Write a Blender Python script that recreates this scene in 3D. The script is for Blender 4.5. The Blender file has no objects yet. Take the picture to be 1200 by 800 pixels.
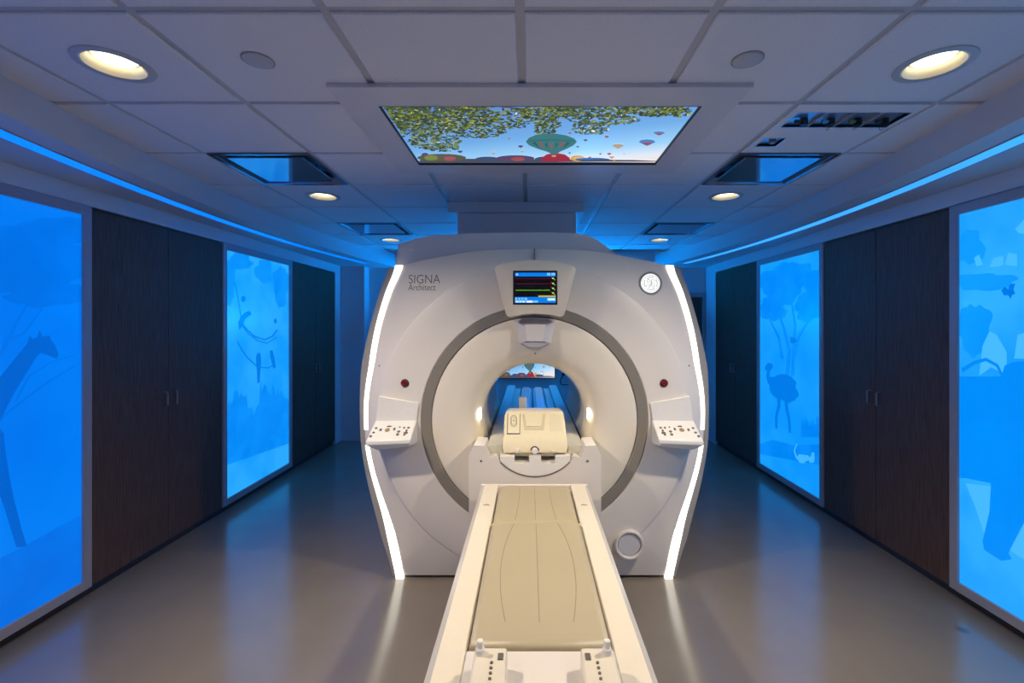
import bpy, bmesh, math, random
from mathutils import Vector, noise
R = random.Random(7)
C = bpy.context.scene.collection
F = 540.0            # focal length in pixels of the 1200 x 800 frame
EYE = 1.68           # eye height
VPX, VPY = 620.0, 380.0

# ---------------------------------------------------------------- helpers
def lin(c):
    return tuple(((v / 255) / 12.92 if v / 255 <= 0.04045 else ((v / 255 + 0.055) / 1.055) ** 2.4) for v in c)

def X_(px, Y): return (px - VPX) * Y / F
def Z_(py, Y): return EYE - (py - VPY) * Y / F

class MB:
    def __init__(s): s.v = []; s.f = []; s.m = []; s.uv = None
    def add(s, vs, fs, m=0):
        b = len(s.v); s.v += [tuple(v) for v in vs]
        for f in fs: s.f.append(tuple(b + i for i in f)); s.m.append(m)
        return s
    def box(s, x0, x1, y0, y1, z0, z1, m=0):
        return s.add([(x0,y0,z0),(x1,y0,z0),(x1,y1,z0),(x0,y1,z0),(x0,y0,z1),(x1,y0,z1),(x1,y1,z1),(x0,y1,z1)],
                     [(0,3,2,1),(4,5,6,7),(0,1,5,4),(1,2,6,5),(2,3,7,6),(3,0,4,7)], m)
    def hexa(s, a, b, m=0):
        """two matching loops a, b (same count) joined and capped"""
        n = len(a)
        return s.add(list(a) + list(b), [tuple(range(n))[::-1], tuple(range(n, 2*n))] +
                     [(i, (i+1) % n, n + (i+1) % n, n + i) for i in range(n)], m)
    def prism(s, pts, y0, y1, m=0):       # outline in XZ extruded along Y
        return s.hexa([(x, y0, z) for x, z in pts], [(x, y1, z) for x, z in pts], m)
    def prismz(s, pts, z0, z1, m=0):      # outline in XY extruded along Z
        return s.hexa([(x, y, z0) for x, y in pts], [(x, y, z1) for x, y in pts], m)
    def loops(s, rows, closed=True, m=0, cap0=False, cap1=False):
        n = len(rows[0]); vs = [p for r in rows for p in r]; fs = []
        for j in range(len(rows) - 1):
            for i in range(n if closed else n - 1):
                k = (i + 1) % n
                fs.append((j*n+i, j*n+k, (j+1)*n+k, (j+1)*n+i))
        if cap0: fs.append(tuple(range(n))[::-1])
        if cap1: fs.append(tuple((len(rows)-1)*n + i for i in range(n)))
        return s.add(vs, fs, m)
    def lathe(s, prof, c, axis='y', n=48, m=0, cap0=False, cap1=False):
        """prof: (radius, offset along axis)"""
        rows = []
        for r, h in prof:
            row = []
            for i in range(n):
                t = 2*math.pi*i/n; a, b = r*math.cos(t), r*math.sin(t)
                row.append((c[0]+a, c[1]+h, c[2]+b) if axis == 'y' else (c[0]+a, c[1]+b, c[2]+h) if axis == 'z' else (c[0]+h, c[1]+a, c[2]+b))
            rows.append(row)
        return s.loops(rows, True, m, cap0, cap1)
    def cyl(s, c, r, h0, h1, axis='y', n=32, m=0):
        return s.lathe([(r, h0), (r, h1)], c, axis, n, m, True, True)
    def tube(s, path, r, n=8, m=0):
        path = [Vector(p) for p in path]; rows = []
        for i, p in enumerate(path):
            d = (path[min(i+1, len(path)-1)] - path[max(i-1, 0)]).normalized()
            u = d.orthogonal().normalized() if i == 0 else (u - d*u.dot(d)).normalized()
            w = d.cross(u)
            rows.append([tuple(p + r*(u*math.cos(2*math.pi*k/n) + w*math.sin(2*math.pi*k/n))) for k in range(n)])
        return s.loops(rows, True, m, True, True)
    def build(s, name, mats, parent=None, bevel=0, smooth=True, seg=2, angle=35):
        off = Vector((0, 0, 0)); q = parent
        while q is not None: off = off + q.location; q = q.parent
        me = bpy.data.meshes.new(name)
        me.from_pydata([tuple(Vector(v) - off) for v in s.v], [], s.f)
        mats = mats if isinstance(mats, (list, tuple)) else [mats]
        for m in mats: me.materials.append(m)
        for p, mi in zip(me.polygons, s.m): p.material_index = mi
        bm = bmesh.new(); bm.from_mesh(me)
        bmesh.ops.remove_doubles(bm, verts=bm.verts, dist=1e-5)
        bmesh.ops.recalc_face_normals(bm, faces=bm.faces)
        bm.to_mesh(me); bm.free()
        if s.uv: 
            uvl = me.uv_layers.new(name='UVMap')
            for l in me.loops:
                uvl.data[l.index].uv = s.uv(Vector(me.vertices[l.vertex_index].co) + off)
        if smooth:
            me.shade_smooth(); me.set_sharp_from_angle(angle=math.radians(angle))
        o = bpy.data.objects.new(name, me); C.objects.link(o)
        if parent is not None: o.parent = parent
        if bevel:
            b = o.modifiers.new('Bevel', 'BEVEL'); b.width = bevel; b.segments = seg
            b.limit_method = 'ANGLE'; b.angle_limit = math.radians(40); b.harden_normals = False
        return o

def thing(name, label, cat, loc=(0, 0, 0), group=None):
    o = bpy.data.objects.new(name, None); C.objects.link(o); o.location = loc
    o.empty_display_size = 0.1
    return tag(o, label, cat, group)
def tag(o, label, cat, group=None):
    o['label'] = label; o['category'] = cat
    if group: o['group'] = group
    return o
def struct(o):
    o['kind'] = 'structure'; return o
def dup(root, loc, label, group=None):
    r = root.copy(); C.objects.link(r); r.location = loc; r['label'] = label
    if group: r['group'] = group
    for ch in list(root.children):
        c = ch.copy(); C.objects.link(c); c.parent = r
        for g in list(ch.children):
            d = g.copy(); C.objects.link(d); d.parent = c
    return r

# ---------------------------------------------------------------- materials
def mat(name, col, rough=0.5, metal=0.0, spec=0.5, noise_scale=0, noise_amt=0, bump=0, bump_scale=200, coat=0, stretch=None, srgb=True):
    m = bpy.data.materials.new(name); m.use_nodes = True
    nt = m.node_tree; b = nt.nodes['Principled BSDF']
    c = lin(col) if srgb else col
    b.inputs['Base Color'].default_value = (*c, 1)
    b.inputs['Roughness'].default_value = rough
    b.inputs['Metallic'].default_value = metal
    b.inputs['Specular IOR Level'].default_value = spec
    b.inputs['Coat Weight'].default_value = coat
    tc = nt.nodes.new('ShaderNodeTexCoord'); mp = nt.nodes.new('ShaderNodeMapping')
    nt.links.new(tc.outputs['Object'], mp.inputs['Vector'])
    if stretch: mp.inputs['Scale'].default_value = stretch
    if noise_amt:
        n = nt.nodes.new('ShaderNodeTexNoise'); n.inputs['Scale'].default_value = noise_scale; n.inputs['Detail'].default_value = 5
        nt.links.new(mp.outputs['Vector'], n.inputs['Vector'])
        r = nt.nodes.new('ShaderNodeValToRGB')
        r.color_ramp.elements[0].position = 0.3; r.color_ramp.elements[1].position = 0.7
        r.color_ramp.elements[0].color = (*[v*(1-noise_amt) for v in c], 1)
        r.color_ramp.elements[1].color = (*[min(1, v*(1+noise_amt)) for v in c], 1)
        nt.links.new(n.outputs['Fac'], r.inputs['Fac']); nt.links.new(r.outputs['Color'], b.inputs['Base Color'])
    if bump:
        n2 = nt.nodes.new('ShaderNodeTexNoise'); n2.inputs['Scale'].default_value = bump_scale; n2.inputs['Detail'].default_value = 3
        nt.links.new(mp.outputs['Vector'], n2.inputs['Vector'])
        bp = nt.nodes.new('ShaderNodeBump'); bp.inputs['Strength'].default_value = bump; bp.inputs['Distance'].default_value = 0.002
        nt.links.new(n2.outputs['Fac'], bp.inputs['Height']); nt.links.new(bp.outputs['Normal'], b.inputs['Normal'])
    return m
def emis(name, col, strength=1.0, col2=None, scale=3.0, lo=0.4, hi=0.62, base=(0, 0, 0)):
    m = bpy.data.materials.new(name); m.use_nodes = True
    nt = m.node_tree; b = nt.nodes['Principled BSDF']
    b.inputs['Base Color'].default_value = (*base, 1); b.inputs['Roughness'].default_value = 0.25
    b.inputs['Emission Color'].default_value = (*lin(col), 1); b.inputs['Emission Strength'].default_value = strength
    if col2:
        tc = nt.nodes.new('ShaderNodeTexCoord'); n = nt.nodes.new('ShaderNodeTexNoise')
        n.inputs['Scale'].default_value = scale; n.inputs['Detail'].default_value = 4
        nt.links.new(tc.outputs['Object'], n.inputs['Vector'])
        r = nt.nodes.new('ShaderNodeValToRGB'); r.color_ramp.elements[0].position = lo; r.color_ramp.elements[1].position = hi
        r.color_ramp.elements[0].color = (*lin(col), 1); r.color_ramp.elements[1].color = (*lin(col2), 1)
        nt.links.new(n.outputs['Fac'], r.inputs['Fac']); nt.links.new(r.outputs['Color'], b.inputs['Emission Color'])
    return m

M = {}
M['wall'] = mat('painted_wall', (205, 206, 210), 0.55, bump=0.15, bump_scale=350)
M['soffit'] = mat('painted_soffit', (196, 194, 198), 0.6, bump=0.1, bump_scale=300)
M['tile'] = mat('ceiling_tile', (218, 214, 216), 0.75, noise_scale=160, noise_amt=0.05, bump=0.35, bump_scale=260)
M['grid'] = mat('ceiling_grid', (182, 180, 182), 0.45)
M['wood'] = mat('walnut_laminate', (88, 67, 56), 0.6, spec=0.25, noise_scale=6, noise_amt=0.28, bump=0.08, bump_scale=14, stretch=(14, 14, 1.0))
M['wood_dark'] = mat('dark_oak_door', (70, 54, 46), 0.45, noise_scale=6, noise_amt=0.3, stretch=(14, 14, 1.0))
M['base'] = mat('rubber_base', (38, 36, 38), 0.5, noise_scale=30, noise_amt=0.1)
M['frame'] = mat('satin_grey_frame', (158, 154, 160), 0.4, 0.0, noise_scale=60, noise_amt=0.02)
M['steel'] = mat('brushed_steel', (150, 150, 155), 0.3, 0.9, noise_scale=80, noise_amt=0.05)
M['shell'] = mat('scanner_shell', (222, 214, 204), 0.38, bump=0.03, bump_scale=500)
M['shell_side'] = mat('scanner_body_shell', (206, 204, 206), 0.42, bump=0.03, bump_scale=500)
M['disc'] = mat('bore_face_shell', (228, 218, 200), 0.36, bump=0.03, bump_scale=500)
M['bore'] = mat('bore_liner_gloss', (206, 204, 190), 0.42, spec=0.3, noise_scale=5, noise_amt=0.03)
M['ring'] = mat('warm_grey_ring', (142, 135, 124), 0.35, 0.2, noise_scale=90, noise_amt=0.03)
M['rail'] = mat('grey_side_rail', (150, 146, 142), 0.4, noise_scale=90, noise_amt=0.03)
M['white'] = mat('white_plastic', (230, 226, 218), 0.33, noise_scale=40, noise_amt=0.015)
M['cream'] = mat('cream_plastic', (236, 222, 186), 0.38, noise_scale=40, noise_amt=0.02)
M['rail_top'] = mat('table_rail_enamel', (226, 215, 194), 0.3, noise_scale=40, noise_amt=0.01)
M['pad'] = mat('vinyl_pad', (180, 166, 136), 0.42, noise_scale=3, noise_amt=0.03, bump=0.12, bump_scale=420)
M['edge_highlight'] = mat('pad_edge_highlight', (206, 190, 140), 0.45, noise_scale=40, noise_amt=0.02)  # pale tone painted for the bright highlight on the pad edge
M['crease'] = mat('stitched_seam', (150, 135, 108), 0.6, noise_scale=40, noise_amt=0.05)
M['black'] = mat('black_plastic', (16, 16, 18), 0.35, noise_scale=40, noise_amt=0.05)
M['dark'] = mat('dark_gap', (34, 34, 36), 0.6, noise_scale=40, noise_amt=0.05)
M['key'] = mat('console_key', (104, 98, 92), 0.45, noise_scale=60, noise_amt=0.05)
M['key_tan'] = mat('console_key_tan', (150, 128, 86), 0.45, noise_scale=60, noise_amt=0.05)
M['red'] = mat('red_button', (120, 14, 22), 0.35, noise_scale=60, noise_amt=0.05)
M['text'] = mat('grey_lettering', (92, 90, 92), 0.5, noise_scale=60, noise_amt=0.02)
M['mirror'] = mat('polished_plaque', (200, 204, 214), 0.07, 0.85, noise_scale=30, noise_amt=0.02)
M['brass'] = mat('brass_fitting', (150, 120, 60), 0.35, 0.8, noise_scale=60, noise_amt=0.05)
M['rubber'] = mat('caster_rubber', (60, 60, 62), 0.6, noise_scale=60, noise_amt=0.05)
M['led'] = emis('white_led', (255, 250, 236), 2.8)
M['bore_led'] = emis('bore_led', (255, 246, 222), 14.0)
M['lamp'] = emis('downlight_lens', (255, 240, 200), 4.0)
M['lamp_refl'] = mat('downlight_reflector', (236, 226, 200), 0.3, 0.1, noise_scale=60, noise_amt=0.02)
def raw_emis(name, col, st):
    m = emis(name, (0, 0, 0), st); m.node_tree.nodes['Principled BSDF'].inputs['Emission Color'].default_value = (*col, 1); return m
M['fill_back'] = raw_emis('blue_fill_back', (0.0, 0.22, 1.0), 1.2)
M['fill_up'] = raw_emis('blue_fill_up', (0.0, 0.28, 1.0), 165.0)
M['fill_down'] = raw_emis('blue_fill_down', (0.0, 0.26, 1.0), 4.0)
M['strip_l'] = raw_emis('blue_strip_left', (0.0, 0.15, 1.0), 1.5)
M['strip_r'] = raw_emis('blue_strip_right', (0.03, 0.26, 1.0), 1.5)

# floor : sheet vinyl, satin
fm = mat('sheet_vinyl_floor', (132, 121, 108), 0.18, spec=1.0, noise_scale=4, noise_amt=0.04, bump=0.03, bump_scale=60)
nt = fm.node_tree; bs = nt.nodes['Principled BSDF']
tc = nt.nodes.new('ShaderNodeTexCoord'); sp = nt.nodes.new('ShaderNodeTexNoise'); sp.inputs['Scale'].default_value = 420; sp.inputs['Detail'].default_value = 2
nt.links.new(tc.outputs['Object'], sp.inputs['Vector'])
ma = nt.nodes.new('ShaderNodeMapRange'); ma.inputs[1].default_value = 0.35; ma.inputs[2].default_value = 0.7; ma.inputs[3].default_value = 0.82; ma.inputs[4].default_value = 1.12
nt.links.new(sp.outputs['Fac'], ma.inputs[0])
# one soft round dark spot near the right wall
vd = nt.nodes.new('ShaderNodeVectorMath'); vd.operation = 'DISTANCE'; vd.inputs[1].default_value = (X_(1128, 907.2/358), 907.2/358, 0)
nt.links.new(tc.outputs['Object'], vd.inputs[0])
mr = nt.nodes.new('ShaderNodeMapRange'); mr.inputs[1].default_value = 0.012; mr.inputs[2].default_value = 0.04; mr.inputs[3].default_value = 0.45; mr.inputs[4].default_value = 1.0
nt.links.new(vd.outputs['Value'], mr.inputs[0])
mm = nt.nodes.new('ShaderNodeMath'); mm.operation = 'MULTIPLY'; nt.links.new(ma.outputs[0], mm.inputs[0]); nt.links.new(mr.outputs[0], mm.inputs[1])
src = bs.inputs['Base Color'].links[0].from_socket
vm = nt.nodes.new('ShaderNodeVectorMath'); vm.operation = 'SCALE'
nt.links.new(src, vm.inputs[0]); nt.links.new(mm.outputs[0], vm.inputs['Scale']); nt.links.new(vm.outputs[0], bs.inputs['Base Color'])
M['floor'] = fm

# ---------------------------------------------------------------- setting
DL, DR = -2.72, 2.615
YB, YF = 6.85, -1.2
ZC, ZS, ZH = 2.674, 2.52, 2.413       # ceiling, soffit underside, header underside
ZP = 0.055
NICHE = 0.42
YS = [0.30, 2.864, 4.085, 5.286, 6.46]  # first value stretches the near panels out of view for extra blue light

struct(MB().box(DL - 0.6, DR + 0.6, YF - 0.1, YB + 0.2, -0.1, 0).build('floor', M['floor']))
def side_wall(name, x, s):           # s = outward sign
    m = MB()
    a, b = sorted((x, x + s*NICHE)); o0, o1 = sorted((x + s*NICHE, x + s*(NICHE + 0.12)))
    m.box(o0, o1, YF, YB, 0, 2.8)
    m.box(a, b, YF, YB, ZH, 2.8)
    m.box(a, b, YF, YS[0] - 0.002, 0, ZH)
    m.box(a, b, YS[4] + 0.002, YB, 0, ZH)
    return struct(m.build(name, M['wall'], smooth=False))
side_wall('wall_left', DL, -1); side_wall('wall_right', DR, 1)
m = MB().box(DL - 0.54, DR + 0.54, YB, YB + 0.12, 0, 2.8)
m.box(DL + 0.001, X_(427, 6.66), 6.66, YB, 0, ZS - 0.001)
struct(m.build('wall_back', M['wall'], smooth=False))
struct(MB().box(DL - 0.54, DR + 0.54, YF - 0.12, YF, 0, 2.8).build('wall_front', M['wall'], smooth=False))
for nm, x, s in (('baseboard_left', DL, -1), ('baseboard_right', DR, 1)):
    a, b = sorted((x + s*0.03, x + s*0.05))
    struct(MB().box(a, b, YS[0], YS[4], 0, ZP - 0.003).build(nm, M['base'], smooth=False))
m = MB().box(X_(427, 6.66) + 0.002, DR, YB - 0.012, YB, 0, 0.09)
struct(m.build('baseboard_back', M['base'], smooth=False))

# ceiling : lay-in tiles on a grid
PX, CX0, PY, CY0 = 0.622, -0.03, 0.61, 1.461
HOLES = [(-1.587, 1.765), (1.55, 1.765), (-1.60, 3.58), (1.527, 3.58), (-1.626, 5.42), (1.536, 5.42)]
skip = {(-3, 2), (2, 2), (-3, 5), (2, 5), (2, 1)}
m = MB()
for k in range(-5, 5):
    for j in range(-5, 9):
        x0, x1 = CX0 + PX*k, CX0 + PX*(k+1); y0, y1 = CY0 + PY*j, CY0 + PY*(j+1)
        if (k, j) in skip: continue
        g = 0.015
        x0 += g; x1 -= g; y0 += g; y1 -= g
        hole = [(hx, hy) for hx, hy in HOLES if x0 < hx < x1 and y0 < hy < y1]
        if hole:
            hx, hy = hole[0]; aa_ = sorted(set([2*math.pi*i/48 for i in range(48)] + [math.atan2(b-hy, a-hx) % (2*math.pi) for a in (x0, x1) for b in (y0, y1)]))
            def sq(a, ins):
                dx, dy = math.cos(a), math.sin(a); q = []
                if abs(dx) > 1e-9: q.append((((x1-ins) if dx > 0 else (x0+ins)) - hx)/dx)
                if abs(dy) > 1e-9: q.append((((y1-ins) if dy > 0 else (y0+ins)) - hy)/dy)
                q = min(q); return (hx + q*dx, hy + q*dy)
            m.loops([[(*sq(a, 0), ZC+0.012) for a in aa_], [(*sq(a, 0), ZC+0.004) for a in aa_], [(*sq(a, 0.004), ZC) for a in aa_], [(hx + 0.106*math.cos(a), hy + 0.106*math.sin(a), ZC) for a in aa_]])
            continue
        if x0 < -3.2 or x1 > 3.15: continue
        e = 0.004
        m.loops([[(x0, y0, ZC+0.012), (x1, y0, ZC+0.012), (x1, y1, ZC+0.012), (x0, y1, ZC+0.012)],
                 [(x0, y0, ZC+e), (x1, y0, ZC+e), (x1, y1, ZC+e), (x0, y1, ZC+e)],
                 [(x0+e, y0+e, ZC), (x1-e, y0+e, ZC), (x1-e, y1-e, ZC), (x0+e, y1-e, ZC)]], True, 0, False, True)
for k in range(-5, 6):
    x = CX0 + PX*k; m.box(x-0.018, x+0.018, YF, YB, ZC+0.009, ZC+0.03, 1)
for j in range(-4, 10):
    y = CY0 + PY*j; m.box(-3.2, 3.15, y-0.018, y+0.018, ZC+0.0095, ZC+0.03, 1)
m.box(-3.3, 3.2, YF, YB, 2.80, 2.86, 1)
struct(m.build('ceiling', [M['tile'], M['grid']], smooth=False))

# curved soffits and their recessed linear lights
def S(y): return 2.245 - 0.044*(y - 3.95)**2
ys = [YF + (YB - YF)*i/60 for i in range(61)]
for side, s, W, cc, mt, nm in (('left', -1, DL, -0.05, 'strip_l', 'trim_1'), ('right', 1, DR, -0.05, 'strip_r', 'trim_2')):
    rows = []; 
    for y in ys:
        x = cc + s*S(max(y, 0.3))
        rows.append([(x, y, ZC+0.002), (x, y, ZS), (W, y, ZS), (W, y, ZC+0.002)])
    struct(MB().loops(rows, True, 0, True, True).build(nm, M['soffit'], angle=50))
    yl = [y for y in ys if 0.4 <= y <= 6.35]
    t = thing('linear_ceiling_light', 'long blue linear light set in the curved soffit above the %s wall' % side, 'light', (cc + s*2.35, 3.4, ZS), 'blue linear lights in the soffits')
    def strip(i0, i1, z0, z1):
        rr = []
        for y in yl:
            x = cc + s*S(y)
            rr.append([(x + s*i0, y, z1), (x + s*i0, y, z0), (x + s*i1, y, z0), (x + s*i1, y, z1)])
        return rr
    MB().loops(strip(0.14, 0.225, ZS-0.004, ZS), True, 0, True, True).build('diffuser', M[mt], t)
    f = MB(); f.loops(strip(0.134, 0.14, ZS-0.006, ZS), True, 0, True, True); f.loops(strip(0.225, 0.231, ZS-0.006, ZS), True, 0, True, True)
    f.build('trim', M['frame'], t)

t = thing('linear_ceiling_light', 'added blue fill light running across the room behind the scanner', 'light', (-0.05, 6.3, ZS), 'blue linear lights in the soffits')  # unseen lamp added to wash the back of the room blue
struct(MB().prism([(-1.8, ZS), (1.7, ZS), (1.7, ZC+0.002), (-1.8, ZC+0.002)], 6.2, 6.84).build('trim_3', M['soffit'], smooth=False))  # soffit boxed in to carry the added lamp
MB().box(-1.7, 1.6, 6.28, 6.48, ZS-0.004, ZS).build('diffuser', M['fill_back'], t, smooth=False)
f = MB(); f.loops([[(-1.706, 6.274, z), (1.606, 6.274, z), (1.606, 6.486, z), (-1.706, 6.486, z)] for z in (ZS, ZS-0.006)] + [[(-1.7, 6.28, z), (1.6, 6.28, z), (1.6, 6.48, z), (-1.7, 6.48, z)] for z in (ZS-0.006, ZS)])
f.build('trim', M['frame'], t, smooth=False)

t = thing('added_fill_light', 'long added blue fill light on the back wall hidden behind the scanner', 'light', (-0.05, YB, 1.65))  # invented fixture, added to throw blue onto the ceiling and back wall
wl = MB(); wl.box(-1.15, 1.05, YB-0.12, YB-0.002, 1.62, 1.67); wl.box(-1.15, 1.05, YB-0.13, YB-0.12, 1.59, 1.70)
wl.build('housing', M['frame'], t, bevel=0.003)
for z in (1.619, 1.671): MB().box(-1.14, 1.04, YB-0.118, YB-0.004, min(z, z + (0.004 if z > 1.65 else -0.004)), max(z, z + (0.004 if z > 1.65 else -0.004))).build('diffuser', M['fill_up'] if z > 1.65 else M['fill_down'], t, smooth=False)

# door in the far right of the back wall
d = MB().box(1.74, 2.56, YB-0.03, YB-0.002, 0.01, 2.08).build('door_1', M['wood_dark'], smooth=False); struct(d)
dr = MB(); dr.box(1.66, 1.74, YB-0.05, YB-0.001, 0.0, 2.15); dr.box(2.56, 2.61, YB-0.05, YB-0.001, 0.0, 2.15); dr.box(1.74, 2.56, YB-0.05, YB-0.001, 2.085, 2.15)
dr.build('door_frame', M['frame'], d, smooth=False)
MB().tube([(1.82, YB-0.03, 1.02), (1.82, YB-0.08, 1.02), (1.93, YB-0.08, 1.02)], 0.01).build('door_handle', M['steel'], d)

# ---------------------------------------------------------------- cabinets
def cabinet(x, s, y0, y1, label):
    t = thing('wall_cabinet', label, 'cabinet', (x + s*0.2, (y0+y1)/2, 0), 'tall wood cabinets built into the side walls')
    y0 += 0.004; y1 -= 0.004; ym = (y0+y1)/2; z0, z1 = ZP, 2.39
    a, b = sorted((x + s*0.022, x + s*(NICHE-0.004)))
    bd = MB().box(a, b, y0, y1, z0, ZH - 0.003); 
    bd.box(*sorted((x+s*0.07, x+s*0.2)), y0 + 0.01, y1 - 0.01, 0.0, z0)
    bd.build('body', M['wood'], t, smooth=False)
    for side, (c0, c1) in enumerate(((y0, ym-0.002), (ym+0.002, y1))):
        a, b = sorted((x, x + s*0.02))
        dd = MB().box(a, b, c0, c1, z0 + 0.002, z1).build('door', M['wood'], t, bevel=0.0015)
        yh = c1 - 0.045 if side == 0 else c0 + 0.045
        zc = 1.125
        p = [(x, yh, zc-0.052), (x - s*0.026, yh, zc-0.05), (x - s*0.032, yh, zc-0.042), (x - s*0.032, yh, zc+0.042), (x - s*0.026, yh, zc+0.05), (x, yh, zc+0.052)]
        MB().tube(p, 0.0055, 10).build('handle', M['steel'], dd)
    return t
cabinet(DL, -1, YS[1], YS[2], 'tall dark wood double cabinet between the giraffe panel and the perched birds panel')
cabinet(DL, -1, YS[3], YS[4], 'tall dark wood double cabinet on the left wall, beyond the perched birds panel')
cabinet(DR, 1, YS[1], YS[2], 'tall dark wood double cabinet between the elephant panel and the ostrich panel')
cabinet(DR, 1, YS[3], YS[4], 'tall dark wood double cabinet on the right wall, beyond the ostrich panel')

# ---------------------------------------------------------------- backlit panels
def ell(cx, cy, rx, ry, n=20, rot=0):
    return [(cx + rx*math.cos(a)*math.cos(rot) - ry*math.sin(a)*math.sin(rot), cy + rx*math.cos(a)*math.sin(rot) + ry*math.sin(a)*math.cos(rot)) for a in [2*math.pi*i/n for i in range(n)]]
def stroke(pts, w0, w1=None):
    """thin polygon along a pixel polyline"""
    w1 = w0 if w1 is None else w1
    L, Rr = [], []
    for i, p in enumerate(pts):
        q0, q1 = pts[max(i-1, 0)], pts[min(i+1, len(pts)-1)]
        dx, dy = q1[0]-q0[0], q1[1]-q0[1]; n = math.hypot(dx, dy) or 1
        w = (w0 + (w1-w0)*i/max(1, len(pts)-1))/2
        L.append((p[0]-dy/n*w, p[1]+dx/n*w)); Rr.append((p[0]+dy/n*w, p[1]-dx/n*w))
    return L + Rr[::-1]
def blob(cx, cy, rx, ry, seed, n=40, amt=0.28):
    r = random.Random(seed); ph = [r.uniform(0, 6.28) for _ in range(6)]
    return [(cx + rx*k*math.cos(a), cy + ry*k*math.sin(a)) for a, k in
            [(t, 1 + amt*sum(math.sin((j*2+3)*t + ph[j])/(j+1.6) for j in range(6))*0.6) for t in [2*math.pi*i/n for i in range(n)]]]
def clip(poly, lo, hi, ax):
    for val, sg in ((lo, 1), (hi, -1)):
        out = []
        for i in range(len(poly)):
            a, b = poly[i], poly[(i+1) % len(poly)]
            ia, ib = sg*(a[ax]-val) >= 0, sg*(b[ax]-val) >= 0
            if ia: out.append(a)
            if ia != ib:
                t = (val - a[ax])/(b[ax]-a[ax]); out.append(tuple(a[k] + t*(b[k]-a[k]) for k in range(2)))
        poly = out
        if not poly: break
    return poly
def clusters(outs):
    bb = [(min(p[0] for p in o)-1, min(p[1] for p in o)-1, max(p[0] for p in o)+1, max(p[1] for p in o)+1) for o in outs]
    par = list(range(len(outs)))
    def find(i):
        while par[i] != i: i = par[i]
        return i
    for i in range(len(outs)):
        for j in range(i):
            a, b = bb[i], bb[j]
            if a[0] < b[2] and b[0] < a[2] and a[1] < b[3] and b[1] < a[3]: par[find(i)] = find(j)
    d = {}
    for i in range(len(outs)): d.setdefault(find(i), []).append(outs[i])
    return list(d.values())
def panel(x, s, y0, y1, label, glass, shapes):
    """shapes: (name, material, [outlines in the photo's pixels])"""
    t = thing('light_panel', label, 'light panel', (x + s*0.1, (y0+y1)/2, 0), 'backlit wildlife panels on the side walls')
    y0 += 0.004; y1 -= 0.004; z0, z1 = ZP, ZH - 0.004; fw, ft = 0.052, 0.055
    fr = MB()
    a, b = sorted((x - s*0.008, x + s*0.05))
    fr.box(a, b, y0, y0+fw, z0, z1); fr.box(a, b, y1-fw, y1, z0, z1)
    fr.box(a, b, y0+fw, y1-fw, z0, z0+ft); fr.box(a, b, y0+fw, y1-fw, z1-0.06, z1)
    fr.build('frame', M['frame'], t, bevel=0.002)
    a, b = sorted((x + s*0.05, x + s*0.3))
    MB().box(a, b, y0, y1, z0, z1).build('light_box', M['wall'], t, smooth=False)
    gy0, gy1, gz0, gz1 = y0+fw, y1-fw, z0+ft, z1-0.06
    a, b = sorted((x + s*0.008, x + s*0.014))
    MB().box(a, b, gy0, gy1, gz0, gz1).build('glass', glass, t, smooth=False)
    lay = 0.0
    for nm, mt, outs in shapes:
        for cl in clusters(outs):
          g = MB()
          for o in cl:
            lay += 0.00004
            pts = []
            for px, py in o:
                px = min(px, 600) if s < 0 else max(px, 640)
                Y = F*x/(px - VPX); pts.append((Y, Z_(py, Y)))
            pts = clip(pts, gy0+0.001, gy1-0.001, 0)
            if pts: pts = clip(pts, gz0+0.001, gz1-0.001, 1)
            if len(pts) < 3: continue
            xx = x + s*(0.0072 - lay)
            g.add([(xx, yy, zz) for yy, zz in pts] + [(x + s*0.0079, yy, zz) for yy, zz in pts],
                  [tuple(range(len(pts))), tuple(range(len(pts), 2*len(pts)))[::-1]] +
                  [(i, (i+1) % len(pts), len(pts)+(i+1) % len(pts), len(pts)+i) for i in range(len(pts))])
          if g.v: g.build(nm, mt, t, smooth=False)
    return t
def tufts(x0, x1, base, amp, bottom, seed, n=26):
    r = random.Random(seed)
    top = [(x0 + (x1-x0)*i/n, base(x0 + (x1-x0)*i/n) - r.uniform(0, amp)) for i in range(n+1)]
    return top + [(x1, bottom(x1)), (x0, bottom(x0))]

gl1 = emis('panel_glass_giraffe', (0, 110, 226), 1, (0, 119, 232), 1.4)
g1a = emis('panel_shade_giraffe', (0, 103, 214), 1, (0, 110, 224), 2.5); g1b = emis('panel_giraffe', (0, 92, 196), 1)
gl2 = emis('panel_glass_birds', (16, 146, 246), 1, (40, 160, 252), 2.0)
g2a = emis('panel_foliage_birds', (4, 128, 232), 1, (10, 138, 240), 4.0); g2b = emis('panel_birds', (0, 116, 218), 1)
gl3 = emis('panel_glass_ostrich', (10, 142, 246), 1, (22, 152, 252), 2.0)
g3a = emis('panel_tree_ostrich', (0, 126, 232), 1, (6, 134, 240), 4.0); g3b = emis('panel_ostrich', (0, 116, 220), 1); g3c = emis('panel_pale_birds', (60, 172, 255), 1)
gl4 = emis('panel_glass_elephant', (20, 148, 246), 1, (44, 164, 252), 1.6)
g4a = emis('panel_elephant', (0, 132, 236), 1, (0, 136, 240), 3.0); g4b = emis('panel_butterfly', (0, 112, 216), 1); g4c = emis('panel_pale_gaps', (66, 176, 255), 1)

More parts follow.
